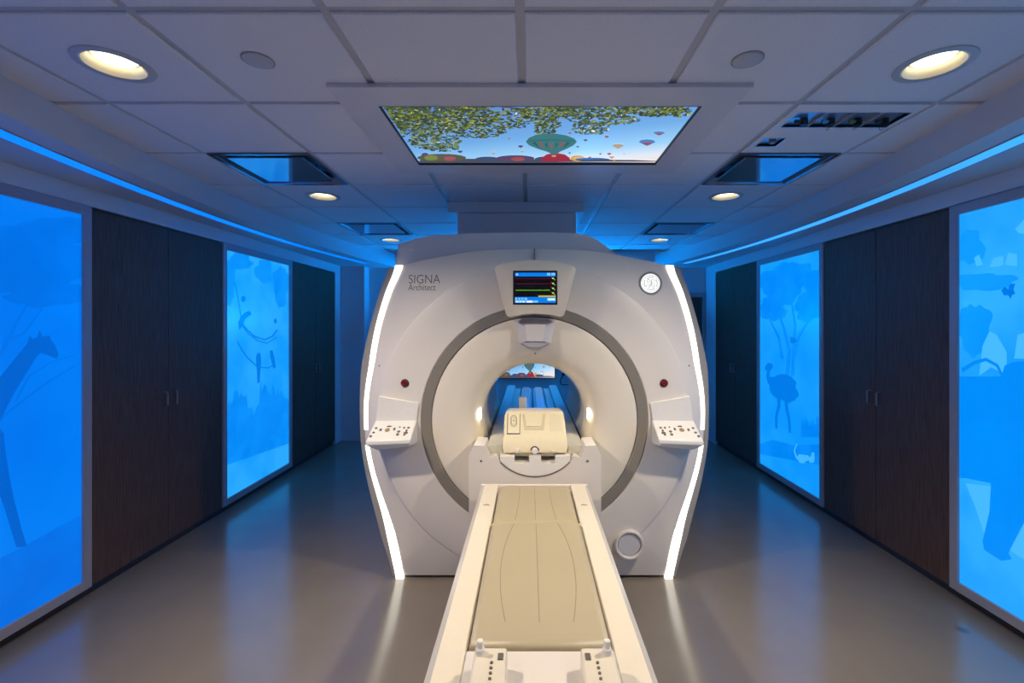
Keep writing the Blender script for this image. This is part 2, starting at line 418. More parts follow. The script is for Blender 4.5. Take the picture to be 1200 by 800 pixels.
giraffe_neck = [(-40,500),(0,444),(15,425),(34,402),(36,393),(40,397),(45,395),(48,387),(51,394),(60,393),(61,398),(66,404),(70,415),(68,420),(60,417),(50,413),(44,418),(35,433),(19,459),(7,482),(-10,520),(-40,560)]
giraffe_leg = [(-30,470),(0,500),(6,508),(8,529),(13,560),(18,585),(27,620),(33,640),(21,641),(15,622),(6,592),(0,577),(-30,540)]
canopy = blob(30, 305, 80, 36, 3); canopy2 = blob(70, 270, 50, 16, 5); canopy3 = blob(60, 345, 55, 14, 8)
br = [stroke([(-10,500),(30,468),(60,446),(98,424)], 3, 1.5), stroke([(20,470),(36,440),(60,425),(90,415)], 2, 1), stroke([(0,420),(20,380),(40,345)], 5, 2), stroke([(10,400),(30,390),(52,360)], 3, 1.5)]
ground1 = [(-40,672),(0,655),(40,634),(98,602),(98,720),(-40,800)]
panel(DL, -1, YS[0], YS[1], 'tall blue backlit panel showing a giraffe silhouette, at left edge of the view', gl1,
      [('tree_silhouette', g1a, [canopy, canopy2, canopy3, ground1] + br), ('giraffe_silhouette', g1b, [giraffe_neck, giraffe_leg])])

fol2 = tufts(266, 340, lambda x: 480 - abs(x-303)*-0.55 + (8 if 290 < x < 306 else -22), 18, lambda x: 545 - (x-266)*0.35, 4, 44)
hang2 = [blob(282, 306, 14, 10, 2), blob(310, 318, 10, 14, 6), blob(330, 335, 9, 24, 9), blob(270, 330, 6, 26, 12)]
vines = [stroke([(283,376),(290,386),(299,394),(311,398),(320,394),(326,386)], 1.6), stroke([(283,379),(292,391),(303,399),(314,402),(325,395)], 1.2), stroke([(279,400),(285,411),(291,419),(303,430),(315,431),(323,427)], 1.4), stroke([(276,330),(280,350),(284,376)], 0.9)]
birds = [[(280,378),(283,371),(288,366),(293,364),(296,368),(291,371),(288,374),(284,384),(281,386)], ell(286, 350, 2.6, 3.6), [(301,417),(303,413),(306,414),(307,424),(306,434),(305,448),(302.5,449),(302,434),(301,425)], [(317,411),(320,410),(322,418),(324,430),(321,432),(318,420)], ell(323.5,376,1.6,3)]
panel(DL, -1, YS[2], YS[3], 'tall blue backlit panel showing birds perched on hanging vines', gl2,
      [('foliage_silhouette', g2a, [fol2] + hang2), ('bird_silhouette', g2b, vines + birds)])

tree3 = [blob(915, 335, 26, 22, 11), blob(948, 360, 18, 16, 13), blob(904, 362, 16, 14, 15), blob(928, 322, 22, 16, 17), blob(955, 335, 12, 20, 19)]
limbs3 = [stroke([(922,440),(924,410),(918,385),(910,362)], 5, 2), stroke([(928,440),(929,410),(931,380),(926,350)], 4, 2), stroke([(930,420),(935,395),(945,378),(955,366)], 3, 1.5), stroke([(916,420),(912,395),(904,380),(898,366)], 3.5, 1.5)]
gr3 = [(890,520),(905,515),(930,522),(962,520),(962,545),(890,532)]
grass3 = tufts(938, 962, lambda x: 500, 14, lambda x: 512, 21, 24)
ostrich = [ell(916, 453, 15, 15, 24, 0.3), blob(923, 457, 11, 15, 23), blob(908, 447, 8, 7, 29), stroke([(908,453),(901,448),(899,440),(901,430)], 5, 3.4), [(896,429),(899,425),(904,426),(905,430),(903,433),(896,434)],
           stroke([(912,462),(912,475),(909,488),(909,502)], 4.2, 2.4), stroke([(920,462),(921,478),(924,492),(925,507)], 4.2, 2.4), [(925,394),(930,396),(934,399),(930,402),(926,402)]]
flam3 = [blob(940, 537, 7, 5, 25), stroke([(933,537),(930,528),(933,520)], 2, 1.2), stroke([(951,540),(952,530)], 4, 3), blob(950, 538, 4, 4, 27)]
panel(DR, 1, YS[2], YS[3], 'tall blue backlit panel showing an ostrich standing under a tree', gl3,
      [('tree_silhouette', g3a, tree3 + limbs3 + [gr3, grass3]), ('ostrich_silhouette', g3b, ostrich), ('pale_bird_silhouette', g3c, flam3)])

ele = [[(1110,441),(1140,441),(1172,441),(1176,428),(1186,424),(1230,420),(1230,620),(1205,600),(1180,648),(1184,655),(1172,657),(1152,644),(1150,634),(1158,600),(1160,566),(1130,560),(1110,560)],
       stroke([(1126,434),(1140,425),(1154,421),(1167,428),(1173,440)], 5, 3)]
bfly = [[(1172,340),(1176,336),(1180,339),(1182,333),(1188,332),(1186,339),(1188,344),(1184,346),(1183,350),(1180,346),(1175,346)]]
pale4 = [[(1146,440),(1150,405),(1158,388),(1166,392),(1178,412),(1178,440),(1160,430)], [(1187,420),(1191,392),(1206,388),(1206,420)], [(1158,313),(1163,302),(1174,300),(1174,310),(1168,312)], [(1176,310),(1180,296),(1190,298),(1190,312)], [(1140,302),(1146,298),(1150,310),(1143,312)], [(1188,268),(1206,250),(1206,275),(1192,273)], [(1130,566),(1160,570),(1158,600),(1152,625),(1140,590)], [(1176,640),(1184,610),(1206,590),(1206,660),(1190,650)]]
shade4 = [blob(1136, 290, 16, 20, 31), blob(1150, 330, 40, 10, 33), blob(1140, 385, 20, 30, 35)]
panel(DR, 1, YS[0], YS[1], 'tall blue backlit panel showing an elephant and a butterfly, at right edge of the view', gl4,
      [('tree_silhouette', emis('panel_shade_elephant', (6, 140, 242), 1, (14, 146, 246), 3.0), shade4), ('pale_sky_patch', g4c, pale4), ('elephant_silhouette', g4a, ele), ('butterfly_silhouette', g4b, bfly)])

# ---------------------------------------------------------------- the balloon picture (ceiling screen and wall screen)
def picture_mats():
    m = emis('picture_sky', (255, 255, 255), 1.0); nt = m.node_tree; b = nt.nodes['Principled BSDF']
    uv = nt.nodes.new('ShaderNodeUVMap'); uv.uv_map = 'UVMap'; sx = nt.nodes.new('ShaderNodeSeparateXYZ'); nt.links.new(uv.outputs['UV'], sx.inputs[0])
    a = nt.nodes.new('ShaderNodeMath'); a.operation = 'MULTIPLY_ADD'; a.inputs[1].default_value = -0.5
    nt.links.new(sx.outputs['X'], a.inputs[0]); nt.links.new(sx.outputs['Y'], a.inputs[2])
    r = nt.nodes.new('ShaderNodeValToRGB'); e = r.color_ramp.elements
    e[0].position = 0.0; e[0].color = (*lin((236, 220, 214)), 1); e[1].position = 1.0; e[1].color = (*lin((88, 122, 190)), 1)
    for p, c in ((0.14, (214, 222, 232)), (0.3, (150, 200, 236)), (0.55, (108, 164, 220))):
        q = e.new(p); q.color = (*lin(c), 1)
    ad = nt.nodes.new('ShaderNodeMath'); ad.operation = 'MULTIPLY_ADD'; ad.inputs[1].default_value = 0.72; ad.inputs[2].default_value = 0.35
    nt.links.new(a.outputs[0], ad.inputs[0]); nt.links.new(ad.outputs[0], r.inputs['Fac']); nt.links.new(r.outputs['Color'], b.inputs['Emission Color'])
    return m
M['psky'] = picture_mats()
PC = {k: emis('picture_' + k, c) for k, c in dict(leaf1=(46, 58, 42), leaf2=(74, 88, 40), leaf3=(120, 130, 42), leaf4=(158, 160, 66), glint=(226, 226, 214), branch=(62, 56, 52),
      green=(58, 112, 116), dgreen=(44, 88, 92), red=(150, 42, 58), coral=(156, 74, 70), navy=(62, 74, 104), ridge=(70, 74, 92), yellow=(206, 160, 52), blue=(84, 120, 180), tan=(176, 150, 120), olive=(84, 82, 52), purple=(84, 66, 100)).items()}
PK = list(PC.keys())
def upx(px, py):                     # pixel of the ceiling picture -> picture coordinates (u right, v up)
    Y = 535.4/(380 - py); return ((X_(px, Y) + 0.665)/1.425, 1 - (Y - 2.1)/0.75)
def picture_shapes(leaves=True):
    r = random.Random(11); out = []
    P = lambda pts: [upx(*p) for p in pts]
    if leaves:
        out.append(('branch', P(stroke([(560,126),(610,131),(645,134),(668,145),(690,150)], 1.4, 0.6))))
        out.append(('branch', P(stroke([(470,140),(510,145),(560,142),(590,148)], 1.2, 0.6))))
        cl = [(478,136,30,11,230), (500,150,34,13,240), (512,168,30,9,150), (545,140,40,12,240), (560,156,34,8,130), (598,142,26,12,90), (640,134,32,10,130), (640,150,16,11,80), (690,132,50,8,190), (705,143,40,6,100),
              (690,152,22,8,80), (760,132,34,7,120), (790,134,14,6,40), (520,128,60,4,110), (520,174,20,5,50), (470,150,10,16,60)]
        for cx, cy, rx, ry, n in cl:
            for _ in range(int(n*2.4)):
                a, q = r.uniform(0, 6.283), math.sqrt(r.random())
                x, y = cx + rx*q*math.cos(a), cy + ry*q*math.sin(a)
                if y < 124.9 or x < 452 + (y-124)*0.65 or x > 813: continue
                k = r.choices(['leaf1', 'leaf2', 'leaf3', 'leaf4', 'glint'], [40, 36, 17, 5, 0.8])[0]
                u, v = upx(x, y); w = r.uniform(0.006, 0.015); h = w*r.uniform(0.45, 0.9); t = r.uniform(0, 3.14)
                out.append((k, [(u + 0.55*(dx*math.cos(t) - dy*math.sin(t)), v + 1.05*(dx*math.sin(t) + dy*math.cos(t))) for dx, dy in ((-w*1.4, 0), (-w*0.4, h), (w*0.7, h*0.7), (w*1.4, 0), (w*0.4, -h), (-w*0.8, -h*0.6))]))
    out.append(('ridge', [(0, -0.01), (1, -0.01), (1, 0.015), (0.9, 0.02), (0.7, 0.03), (0.3, 0.045), (0, 0.04)]))
    out.append(('ridge', P([(493,190.4),(500,186),(540,187),(600,187.5),(680,188),(740,188.5),(766,189.6),(767,190.4)])))
    for k, cx, cy, rx, ry in (('olive', 520, 186, 28, 4.5), ('navy', 572, 187.5, 14, 2.8), ('purple', 604, 186.5, 22, 3.4), ('navy', 640, 187.5, 14, 3), ('yellow', 675, 186.5, 8, 3.6), ('navy', 692, 188, 20, 2), ('purple', 501, 182.5, 4, 2.2)):
        out.append((k, P([(x, min(y, 190.3)) for x, y in ell(cx, cy, rx, ry)])))
    out.append(('leaf3', P(ell(508, 186, 8, 3)))); out.append(('coral', P(ell(529, 187, 7, 2.6)))); out.append(('coral', P(ell(607, 187.5, 8, 2.2))))
    out.append(('red', P([(633,190.2),(634,186),(640,182),(650,180.5),(660,182),(666,186),(667,190.2)])))
    big = [(616,168),(619,163.5),(627,160),(637,158.5),(650,158.5),(662,160.5),(671,164),(674,168),(670,172),(662,176),(655,179),(652,181.5),(645,181.5),(640,179),(630,176),(620,172)]
    out.append(('green', P(big)))
    for i in range(7):
        x = 624 + i*7; out.append(('coral' if i % 2 else 'dgreen', P([(x-2.2,168.5+abs(i-3)*-0.5),(x,171+abs(i-3)*-0.4),(x+2.2,168.5+abs(i-3)*-0.5),(645+(x-645)*0.62,176-abs(i-3)*0.3)])))
    out.append(('dgreen', P([(617,166.3),(645,165.3),(673,166.3),(673,167.1),(645,166.1),(617,167.1)])))
    out.append(('tan', P([(645,183),(651,183),(650,185),(646,185)])))
    def bal(k, x, y, w, h): out.append((k, P([(x-w,y),(x-w*0.75,y-h*0.75),(x,y-h),(x+w*0.75,y-h*0.75),(x+w,y),(x+w*0.5,y+h*0.7),(x+w*0.1,y+h*1.25),(x-w*0.1,y+h*1.25),(x-w*0.5,y+h*0.7)])))
    bal('blue', 754, 168.2, 9.5, 3.2); bal('coral', 754, 170, 5, 1.4); bal('tan', 721, 172.6, 6.4, 2.3); bal('blue', 767.5, 158, 6.5, 2); bal('coral', 767.5, 159.2, 4, 0.9)
    for k, x, y, w in (('navy',610,173,3),('tan',612,179,2),('navy',541,179,3),('tan',579,181,2.4),('coral',666,158,2),('navy',684,166,2.4),('coral',708,162,2.6),('navy',675,173.5,1.8),('coral',711,181.5,2.6),('tan',714,185.5,3),('navy',666,180.5,1.6),('coral',689,185.5,2),('navy',701,181.5,1.6),('tan',728,181.5,1.2),('coral',597,164,1.6),('yellow',717,188.6,2)):
        bal(k, x, y, w, w*0.42)
    return out
def picture(parent, fn, normal_step, leaves, uvf):
    """fn(u, v, lift) -> 3-D point"""
    s = MB().add([fn(0,0,0), fn(1,0,0), fn(1,1,0), fn(0,1,0)], [(0,1,2,3)]); s.uv = uvf
    s.build('screen', M['psky'], parent, smooth=False)
    g = MB(); n = 0
    lf = MB()
    for k, pts in picture_shapes(leaves):
        pts = clip(clip(pts, 0, 1, 0) or [], 0, 1, 1) if pts else []
        if len(pts) < 3: continue
        n += 1; tgt = lf if k.startswith('leaf') or k in ('glint', 'branch') else g
        tgt.add([fn(u, v, 0.0005 + n*normal_step) for u, v in pts], [tuple(range(len(pts)))], PK.index(k))
    mats = [PC[k] for k in PK]
    g.build('balloon_picture', mats, parent, smooth=False)
    if leaves: lf.build('leaf_picture', mats, parent, smooth=False)

t = thing('ceiling_display', 'wide backlit ceiling picture of hot air balloons under leafy branches', 'display', (0.045, 2.44, ZC))
fr = MB(); zf = 1.68 + 0.9766; zt = ZC - 0.0006
ox0, ox1, oy0, oy1 = -0.836, 0.925, 1.9, 2.98; ix0, ix1, iy0, iy1 = -0.675, 0.775, 2.064, 2.826
fr.box(ox0, ox1, oy0, iy0, zf, zt); fr.box(ox0, ox1, iy1, oy1, zf, zt); fr.box(ox0, ix0, iy0, iy1, zf, zt); fr.box(ix1, ox1, iy0, iy1, zf, zt)
fr.build('frame', mat('display_frame', (206, 202, 206), 0.42, noise_scale=60, noise_amt=0.02), t, smooth=False)
ZI = 1.68 + 0.9914
e_ = 0.004
il = MB(); il.box(ix0, ix1, iy0, iy0+e_, zf-0.0006, ZI-0.0002); il.box(ix0, ix1, iy1-e_, iy1, zf-0.0006, ZI-0.0002); il.box(ix0, ix0+e_, iy0+e_, iy1-e_, zf-0.0006, ZI-0.0002); il.box(ix1-e_, ix1, iy0+e_, iy1-e_, zf-0.0006, ZI-0.0002)
il.build('inner_lip', M['dark'], t, smooth=False)  # dark colour stands in for shade on the opening's inner sides
picture(t, lambda u, v, l: (-0.675 + u*1.45, 2.066 + 0.759*(1-v), ZI - l), 6e-7, True, lambda p: ((p.x+0.675)/1.45, 1-(p.y-2.066)/0.759))

t = thing('wall_display', 'flat wall screen showing balloons, seen through the scanner bore', 'display', (-0.04, YB, 1.13))
tx0, tx1, tz0, tz1 = X_(584, 6.8), X_(650, 6.8), Z_(443, 6.8), Z_(443, 6.8) + 0.47
MB().box(tx0-0.012, tx1+0.012, YB-0.05, YB-0.002, tz0-0.012, tz1+0.012).build('bezel', M['black'], t, bevel=0.003)
picture(t, lambda u, v, l: (tx0 + u*(tx1-tx0), YB-0.0505-l, tz0 + v*(tz1-tz0)), 3e-6, False, lambda p: ((p.x-tx0)/(tx1-tx0), (p.z-tz0)/(tz1-tz0)))

t = thing('wall_outlet', 'small wall outlet with a black looped cable, right of the wall screen', 'outlet', (0.5, YB, 0.95))
MB().box(0.47, 0.54, YB-0.012, YB-0.001, 0.90, 1.02).build('plate', M['white'], t, bevel=0.002)
MB().box(0.485, 0.525, YB-0.05, YB-0.012, 0.92, 0.96).build('plug', M['black'], t, bevel=0.004)
pts = [(0.505, YB-0.04, 0.93), (0.49, YB-0.04, 0.90), (0.468, YB-0.03, 0.87), (0.462, YB-0.03, 0.82), (0.475, YB-0.03, 0.795), (0.52, YB-0.03, 0.785), (0.6, YB-0.03, 0.79), (0.62, YB-0.03, 0.6), (0.62, YB-0.03, 0.12)]
MB().tube(pts, 0.007).build('cable', M['black'], t)

# ---------------------------------------------------------------- ceiling fittings
def downlight(x, y, label):
    t = thing('downlight', label, 'light', (x, y, ZC), 'round recessed downlights in the ceiling')
    MB().lathe([(0.128, 0), (0.126, -0.005), (0.104, -0.007), (0.103, -0.002), (0.103, 0.0)], (x, y, ZC), 'z', 48).build('trim_ring', M['grid'], t)
    MB().lathe([(0.106, -0.004), (0.097, -0.005), (0.090, 0.004), (0.082, 0.014), (0.080, 0.030), (0.072, 0.032)], (x, y, ZC), 'z', 48).build('reflector', M['lamp_refl'], t)
    MB().lathe([(0.072, 0.032), (0.064, 0.022), (0.035, 0.017), (0.001, 0.016)], (x, y, ZC), 'z', 40, 0, False, True).build('lens', M['lamp'], t)
    return t
DLS = []
d0 = downlight(-1.587, 1.765, 'large round downlight over the giraffe panel, nearest on the left')
DLS.append((d0.location.x, d0.location.y))
for x, y, lb in ((1.55, 1.765, 'large round downlight over the elephant panel, nearest on the right'),
                 (-1.60, 3.58, 'round downlight just beyond the near left air diffuser'),
                 (1.527, 3.58, 'round downlight just beyond the near right air diffuser'),
                 (-1.626, 5.42, 'small far downlight beyond the far left air diffuser'),
                 (1.536, 5.42, 'small far downlight beyond the far right air diffuser')):
    dup(d0, (x, y, ZC), lb); DLS.append((x, y))

def cap(x, y, label):
    o = MB().lathe([(0.052, 0), (0.052, -0.004), (0.047, -0.006), (0.001, -0.007)], (x, y, ZC), 'z', 40, 0, False, True)
    t = thing('ceiling_sprinkler_cover', label, 'ceiling cover', (x, y, ZC), 'round concealed sprinkler covers')
    o.build('cover_plate', M['grid'], t)
    MB().lathe([(0.058, 0), (0.058, -0.0025), (0.053, -0.003), (0.052, 0)], (x, y, ZC), 'z', 40).build('rim', M['rail'], t)
cap(-1.02, 1.734, 'flat round sprinkler cover in the ceiling, right of the near left downlight')
cap(0.82, 1.73, 'flat round sprinkler cover in the ceiling, left of the near right downlight')

def diffuser(k, j, label):
    x0, x1 = CX0 + PX*k, CX0 + PX*(k+1); y0, y1 = CY0 + PY*j, CY0 + PY*(j+1); cx, cy = (x0+x1)/2, (y0+y1)/2
    t = thing('air_diffuser', label, 'air vent', (cx, cy, ZC), 'square air diffusers in the ceiling')
    def ring(h, z): return [(cx-h, cy-h, z), (cx+h, cy-h, z), (cx+h, cy+h, z), (cx-h, cy+h, z)]
    m = MB(); m.loops([ring(0.297, ZC+0.008), ring(0.297, ZC-0.002), ring(0.275, ZC-0.002), ring(0.268, ZC+0.006), ring(0.205, ZC+0.062), ring(0.15, ZC+0.075)], True, 0, False, True)
    m.build('flared_frame', mat('diffuser_frame', (150, 152, 162), 0.12, 0.8, noise_scale=30, noise_amt=0.02), t, smooth=False)
    m = MB(); m.loops([ring(0.222, ZC+0.014), ring(0.232, ZC+0.004), ring(0.225, ZC+0.001)], True, 0, True, True)
    m.build('plaque', M['mirror'], t, smooth=False)
    for sx in (-1, 1):
        for sy in (-1, 1): MB().cyl((cx+sx*0.14, cy+sy*0.14, ZC+0.014), 0.006, 0, 0.06, 'z', 8).build('hanger', M['black'], t)
diffuser(-3, 2, 'square ceiling air diffuser between the near and middle left downlights')
diffuser(2, 2, 'square ceiling air diffuser beside the gas outlet panel')
diffuser(-3, 5, 'small far ceiling air diffuser near the far left downlight')
diffuser(2, 5, 'small far ceiling air diffuser near the far right downlight')

# gas outlet panel in its ceiling tile
t = thing('gas_outlet_panel', 'ceiling tile with a row of recessed gas outlets, right of the balloon ceiling picture', 'outlet panel', (1.525, 2.376, ZC))
px0, px1, py0, py1 = CX0 + PX*2 + 0.015, CX0 + PX*3 - 0.015, CY0 + PY + 0.015, CY0 + 2*PY - 0.015
hx0, hx1, hy0, hy1 = 1.268, 1.796, 2.165, 2.322; bx0, bx1, by0, by1 = 1.262, 1.372, 2.462, 2.57
p = MB()
p.box(px0, px1, py0, hy0, ZC, ZC+0.012); p.box(px0, hx0, hy0, hy1, ZC, ZC+0.012); p.box(hx1, px1, hy0, hy1, ZC, ZC+0.012)
p.box(px0, px1, hy1, by0, ZC, ZC+0.012); p.box(px0, bx0, by0, by1, ZC, ZC+0.012); p.box(bx1, px1, by0, by1, ZC, ZC+0.012); p.box(px0, px1, by1, py1, ZC, ZC+0.012)
p.build('face_plate', M['tile'], t, smooth=False)
bx = MB()
def tray(x0, x1, y0, y1, dep):
    bx.loops([[(x0,y0,ZC+0.001),(x1,y0,ZC+0.001),(x1,y1,ZC+0.001),(x0,y1,ZC+0.001)], [(x0,y0,ZC+dep),(x1,y0,ZC+dep),(x1,y1,ZC+dep),(x0,y1,ZC+dep)]], True, 0, False, True)
    for a in (x0-0.004, x1): bx.box(a, a+0.004, y0, y1, ZC-0.002, ZC+dep)
    for a in (y0-0.004, y1): bx.box(x0-0.004, x1+0.004, a, a+0.004, ZC-0.002, ZC+dep)
tray(hx0, hx1, hy0, hy1, 0.012); tray(bx0, bx1, by0, by1, 0.012)
bx.build('recess_box', mat('recess_metal', (215, 222, 235), 0.3, 0.92, noise_scale=40, noise_amt=0.04), t, smooth=False)
w = (hx1-hx0)/4
for i in (1, 2, 3): MB().box(hx0+w*i-0.004, hx0+w*i+0.004, hy0, hy1, ZC-0.001, ZC+0.011).build('divider', M['frame'], t, smooth=False)
for i in range(4):
    cx = hx0 + w*(i+0.5) + 0.012; cy = hy0 + 0.09
    o = MB().cyl((cx, cy, ZC+0.011), 0.017, -0.03, 0, 'z', 20).build('gas_outlet', M['black'], t)
    MB().tube([(cx-0.016, cy, ZC-0.002), (cx-0.045, cy, ZC-0.002)], 0.009, 10).build('nozzle', (M['black'], M['steel'], M['brass'], M['base'])[i], o)
    if i: 
        q = [(cx-0.012+0.026*(k/10), cy+0.03, ZC-0.002-0.03*math.sin(math.pi*k/10)) for k in range(11)]
        MB().tube(q, 0.0016, 6).build('retaining_hook', M['steel'], o)
o = MB().box(bx0+0.045, bx0+0.07, by0+0.02, by0+0.05, ZC-0.012, ZC+0.011).build('small_outlet', M['ring'], t)

# boxed duct above the scanner
t = thing('ceiling_duct_enclosure', 'pale boxed duct with a wider collar between the ceiling and scanner top', 'duct', (-0.1, 4.0, ZC))
MB().box(X_(525, 3.73), X_(685, 3.73), 3.73, 4.35, ZC-0.084, ZC-0.001).build('collar', M['shell_side'], t, bevel=0.004)
MB().box(X_(536, 3.76), X_(675, 3.76), 3.76, 4.32, 2.36, ZC-0.084).build('shaft', M['shell_side'], t, bevel=0.004)

# ---------------------------------------------------------------- the scanner
GX, GY, BZ = 0.035, 3.0, 1.058
sc = thing('mri_scanner', 'large white ring shaped scanner with lit side strips in the middle of the room', 'scanner', (GX, GY, 0))
BR = 0.35
yt = {312: (154, 162.5, 171.5), 343: (167, 174, 182), 375: (177, 183.5, 191), 403: (183, 189.5, 198), 430: (187, 193.5, 203), 455: (190, 197.3, 204.6), 477: (191.5, 199, 205), 500: (191, 198.6, 204.6), 520: (189, 197.5, 203.5), 548: (183.5, 192.5, 199.5), 576: (175.5, 185, 193.5), 605: (167.5, 177, 186), 630: (161, 171.5, 179.5), 655: (156, 166, 171.5), 678: (152.5, 161.5, 166)}
yk = sorted(yt)
def row(y, i):
    if y <= yk[0]: return yt[yk[0]][i]
    if y >= yk[-1]: return yt[yk[-1]][i]
    for a, b in zip(yk, yk[1:]):
        if a <= y <= b:
            # catmull-rom for a smooth sweep
            ia = yk.index(a); p0 = yt[yk[max(ia-1, 0)]][i]; p1 = yt[a][i]; p2 = yt[b][i]; p3 = yt[yk[min(ia+2, len(yk)-1)]][i]
            t = (y-a)/(b-a)
            return 0.5*((2*p1) + (-p0+p2)*t + (2*p0-5*p1+4*p2-p3)*t*t + (-p0+3*p1-3*p2+p3)*t**3)
YE = GY + 0.055                       # depth of the swept-back outer edge
def ex(y, i): return row(y, i)*YE/F
def ez(y): return Z_(y, YE)
# cover outline (relative x, z) : right half from the top centre down
topc = [(0, 291.6), (45, 292.6), (72, 294.6), (102, 299.5), (133, 305.5), (154, 310.5), (162.5, 312.5)]
half = [(px*YE/F, ez(py)) for px, py in topc] + [(ex(y, 1), ez(y)) for y in range(318, 680, 6)] + [(ex(678, 1), 0.02)]
outline = half + [(-x, z) for x, z in half[::-1] if x > 1e-6]
def ray_out(a):
    dx, dz = math.sin(a), math.cos(a); best = None
    n = len(outline)
    for i in range(n):
        x1, z1 = outline[i]; x2, z2 = outline[(i+1) % n]; z1 -= BZ; z2 -= BZ
        ex_, ez_ = x2-x1, z2-z1; det = dx*(-ez_) + dz*ex_
        if abs(det) < 1e-12: continue
        tt = (x1*(-ez_) + z1*ex_)/det; uu = (dx*z1 - dz*x1)/det
        if tt > 0 and -1e-9 <= uu <= 1+1e-9: best = tt if best is None else max(best, tt)
    return best
angs = sorted(set([round(2*math.pi*i/160, 5) for i in range(160)] + [round(math.atan2(x, z-BZ) % (2*math.pi), 5) for x, z in ((half[6][0], half[6][1]), (-half[6][0], half[6][1]), half[-1], (-half[-1][0], half[-1][1]))]))
RI, RO, RS = 0.672, 0.740, 1.02
def loop(rf, yf): return [(GX + rf(a)*math.sin(a), GY + yf(a), BZ + rf(a)*math.cos(a)) for a in angs]
k_ = lambda v: (lambda a: v)
ro = {a: ray_out(a) for a in angs}
rows = [loop(k_(RO), k_(0.02)), loop(k_(RO), k_(0.0)), loop(k_(RO+0.006), k_(-0.004)), loop(k_(0.88), k_(0.002)), loop(k_(RS-0.012), k_(0.008)), loop(k_(RS-0.003), k_(0.0115)), loop(k_(RS+0.003), k_(0.017))]
for fr_ in (0.45, 0.85, 1.0):
    rows.append(loop(lambda a, f=fr_: RS+0.003 + (ro[a]-RS-0.003)*f, lambda a, f=fr_: 0.017 + 0.036*f))
rows.append(loop(lambda a: ro[a], k_(0.12)))
MB().loops(rows).build('front_cover', M['shell'], sc, angle=28)
MB().box(GX-0.004, GX+0.004, GY+0.012, GY+0.03, Z_(304, GY+0.02), Z_(292, YE)).build('cover_seam', M['ring'], sc)
# ring trim : broken at the bottom by the docking block
MB().lathe([(RI-0.002, 0.03), (RI, 0.0), (RI+0.005, -0.006), (RO-0.006, -0.006), (RO-0.001, 0.0), (RO, 0.03)], (GX, GY, BZ), 'y', 160).build('trim_ring', M['ring'], sc)
# dished inner face flaring into the bore
MB().lathe([(RI-0.004, 0.03), (RI-0.004, 0.004), (RI-0.012, 0.0), (0.60, -0.004), (0.52, 0.0), (0.47, 0.008), (0.435, 0.022), (0.405, 0.045), (0.38, 0.08), (0.362, 0.125), (BR+0.002, 0.19), (BR, 0.24)], (GX, GY, BZ), 'y', 160).build('inner_face', M['disc'], sc, angle=60)
MB().lathe([(BR, 0.238), (BR, 0.6), (BR, 1.0), (BR, 1.5), (BR+0.02, 1.56), (BR+0.03, 1.56)], (GX, GY, BZ), 'y', 128).build('bore_liner', M['bore'], sc, angle=60)
# body behind the cover
YBd = 3.10
bt = [(462, 318), (467, 286), (486, 279.5), (504, 276), (532, 274.6), (569, 273), (600, 272.5), (630, 272.4), (655, 272.6), (674, 273.4), (690, 276), (700, 281), (709, 287.5), (718, 294.5), (728, 303), (770, 318)]
bo = [(X_(x, YBd), Z_(y, YBd)) for x, y in bt]
bo += [(GX + (row(y, 1)-6)*YBd/F, Z_(y, YBd)) for y in (330, 380, 430, 477, 520, 576, 630)] + [(GX + 150*YBd/F, 0.02), (GX - 150*YBd/F, 0.02)]
bo += [(GX - (row(y, 1)-6)*YBd/F, Z_(y, YBd)) for y in (630, 576, 520, 477, 430, 380, 330)]
n = len(bo); nn = 96; FCAP = True
bm_ = MB(); bm_.loops([[(x, YBd, z) for x, z in bo], [(x, 4.50, z) for x, z in bo], [(GX + (x-GX)*0.97, 4.56, BZ + (z-BZ)*0.97) for x, z in bo]])
# rear face with the bore opening left free
def body_ray(a):
    dx, dz = math.sin(a), math.cos(a); best = 0.9
    for i in range(n):
        x1, z1 = bo[i][0]-GX, bo[i][1]-BZ; x2, z2 = bo[(i+1) % n][0]-GX, bo[(i+1) % n][1]-BZ
        e1, e2 = x2-x1, z2-z1; det = dx*(-e2) + dz*e1
        if abs(det) < 1e-12: continue
        tt = (x1*(-e2) + z1*e1)/det; uu = (dx*z1 - dz*x1)/det
        if tt > 0 and 0 <= uu <= 1: best = tt
    return best
aa = [2*math.pi*i/nn for i in range(nn)]
fa = sorted(math.atan2(x-GX, z-BZ) % (2*math.pi) for x, z in bo)
bm_.loops([[(GX + body_ray(a)*math.sin(a), YBd, BZ + body_ray(a)*math.cos(a)) for a in fa], [(GX + 0.8*math.sin(a), YBd, BZ + 0.8*math.cos(a)) for a in fa]])
bm_.loops([[(GX + 0.97*body_ray(a)*math.sin(a), 4.56, BZ + 0.97*body_ray(a)*math.cos(a)) for a in aa], [(GX + 0.375*math.sin(a), 4.56, BZ + 0.375*math.cos(a)) for a in aa]])
bm_.build('rear_housing', M['shell_side'], sc, angle=30)

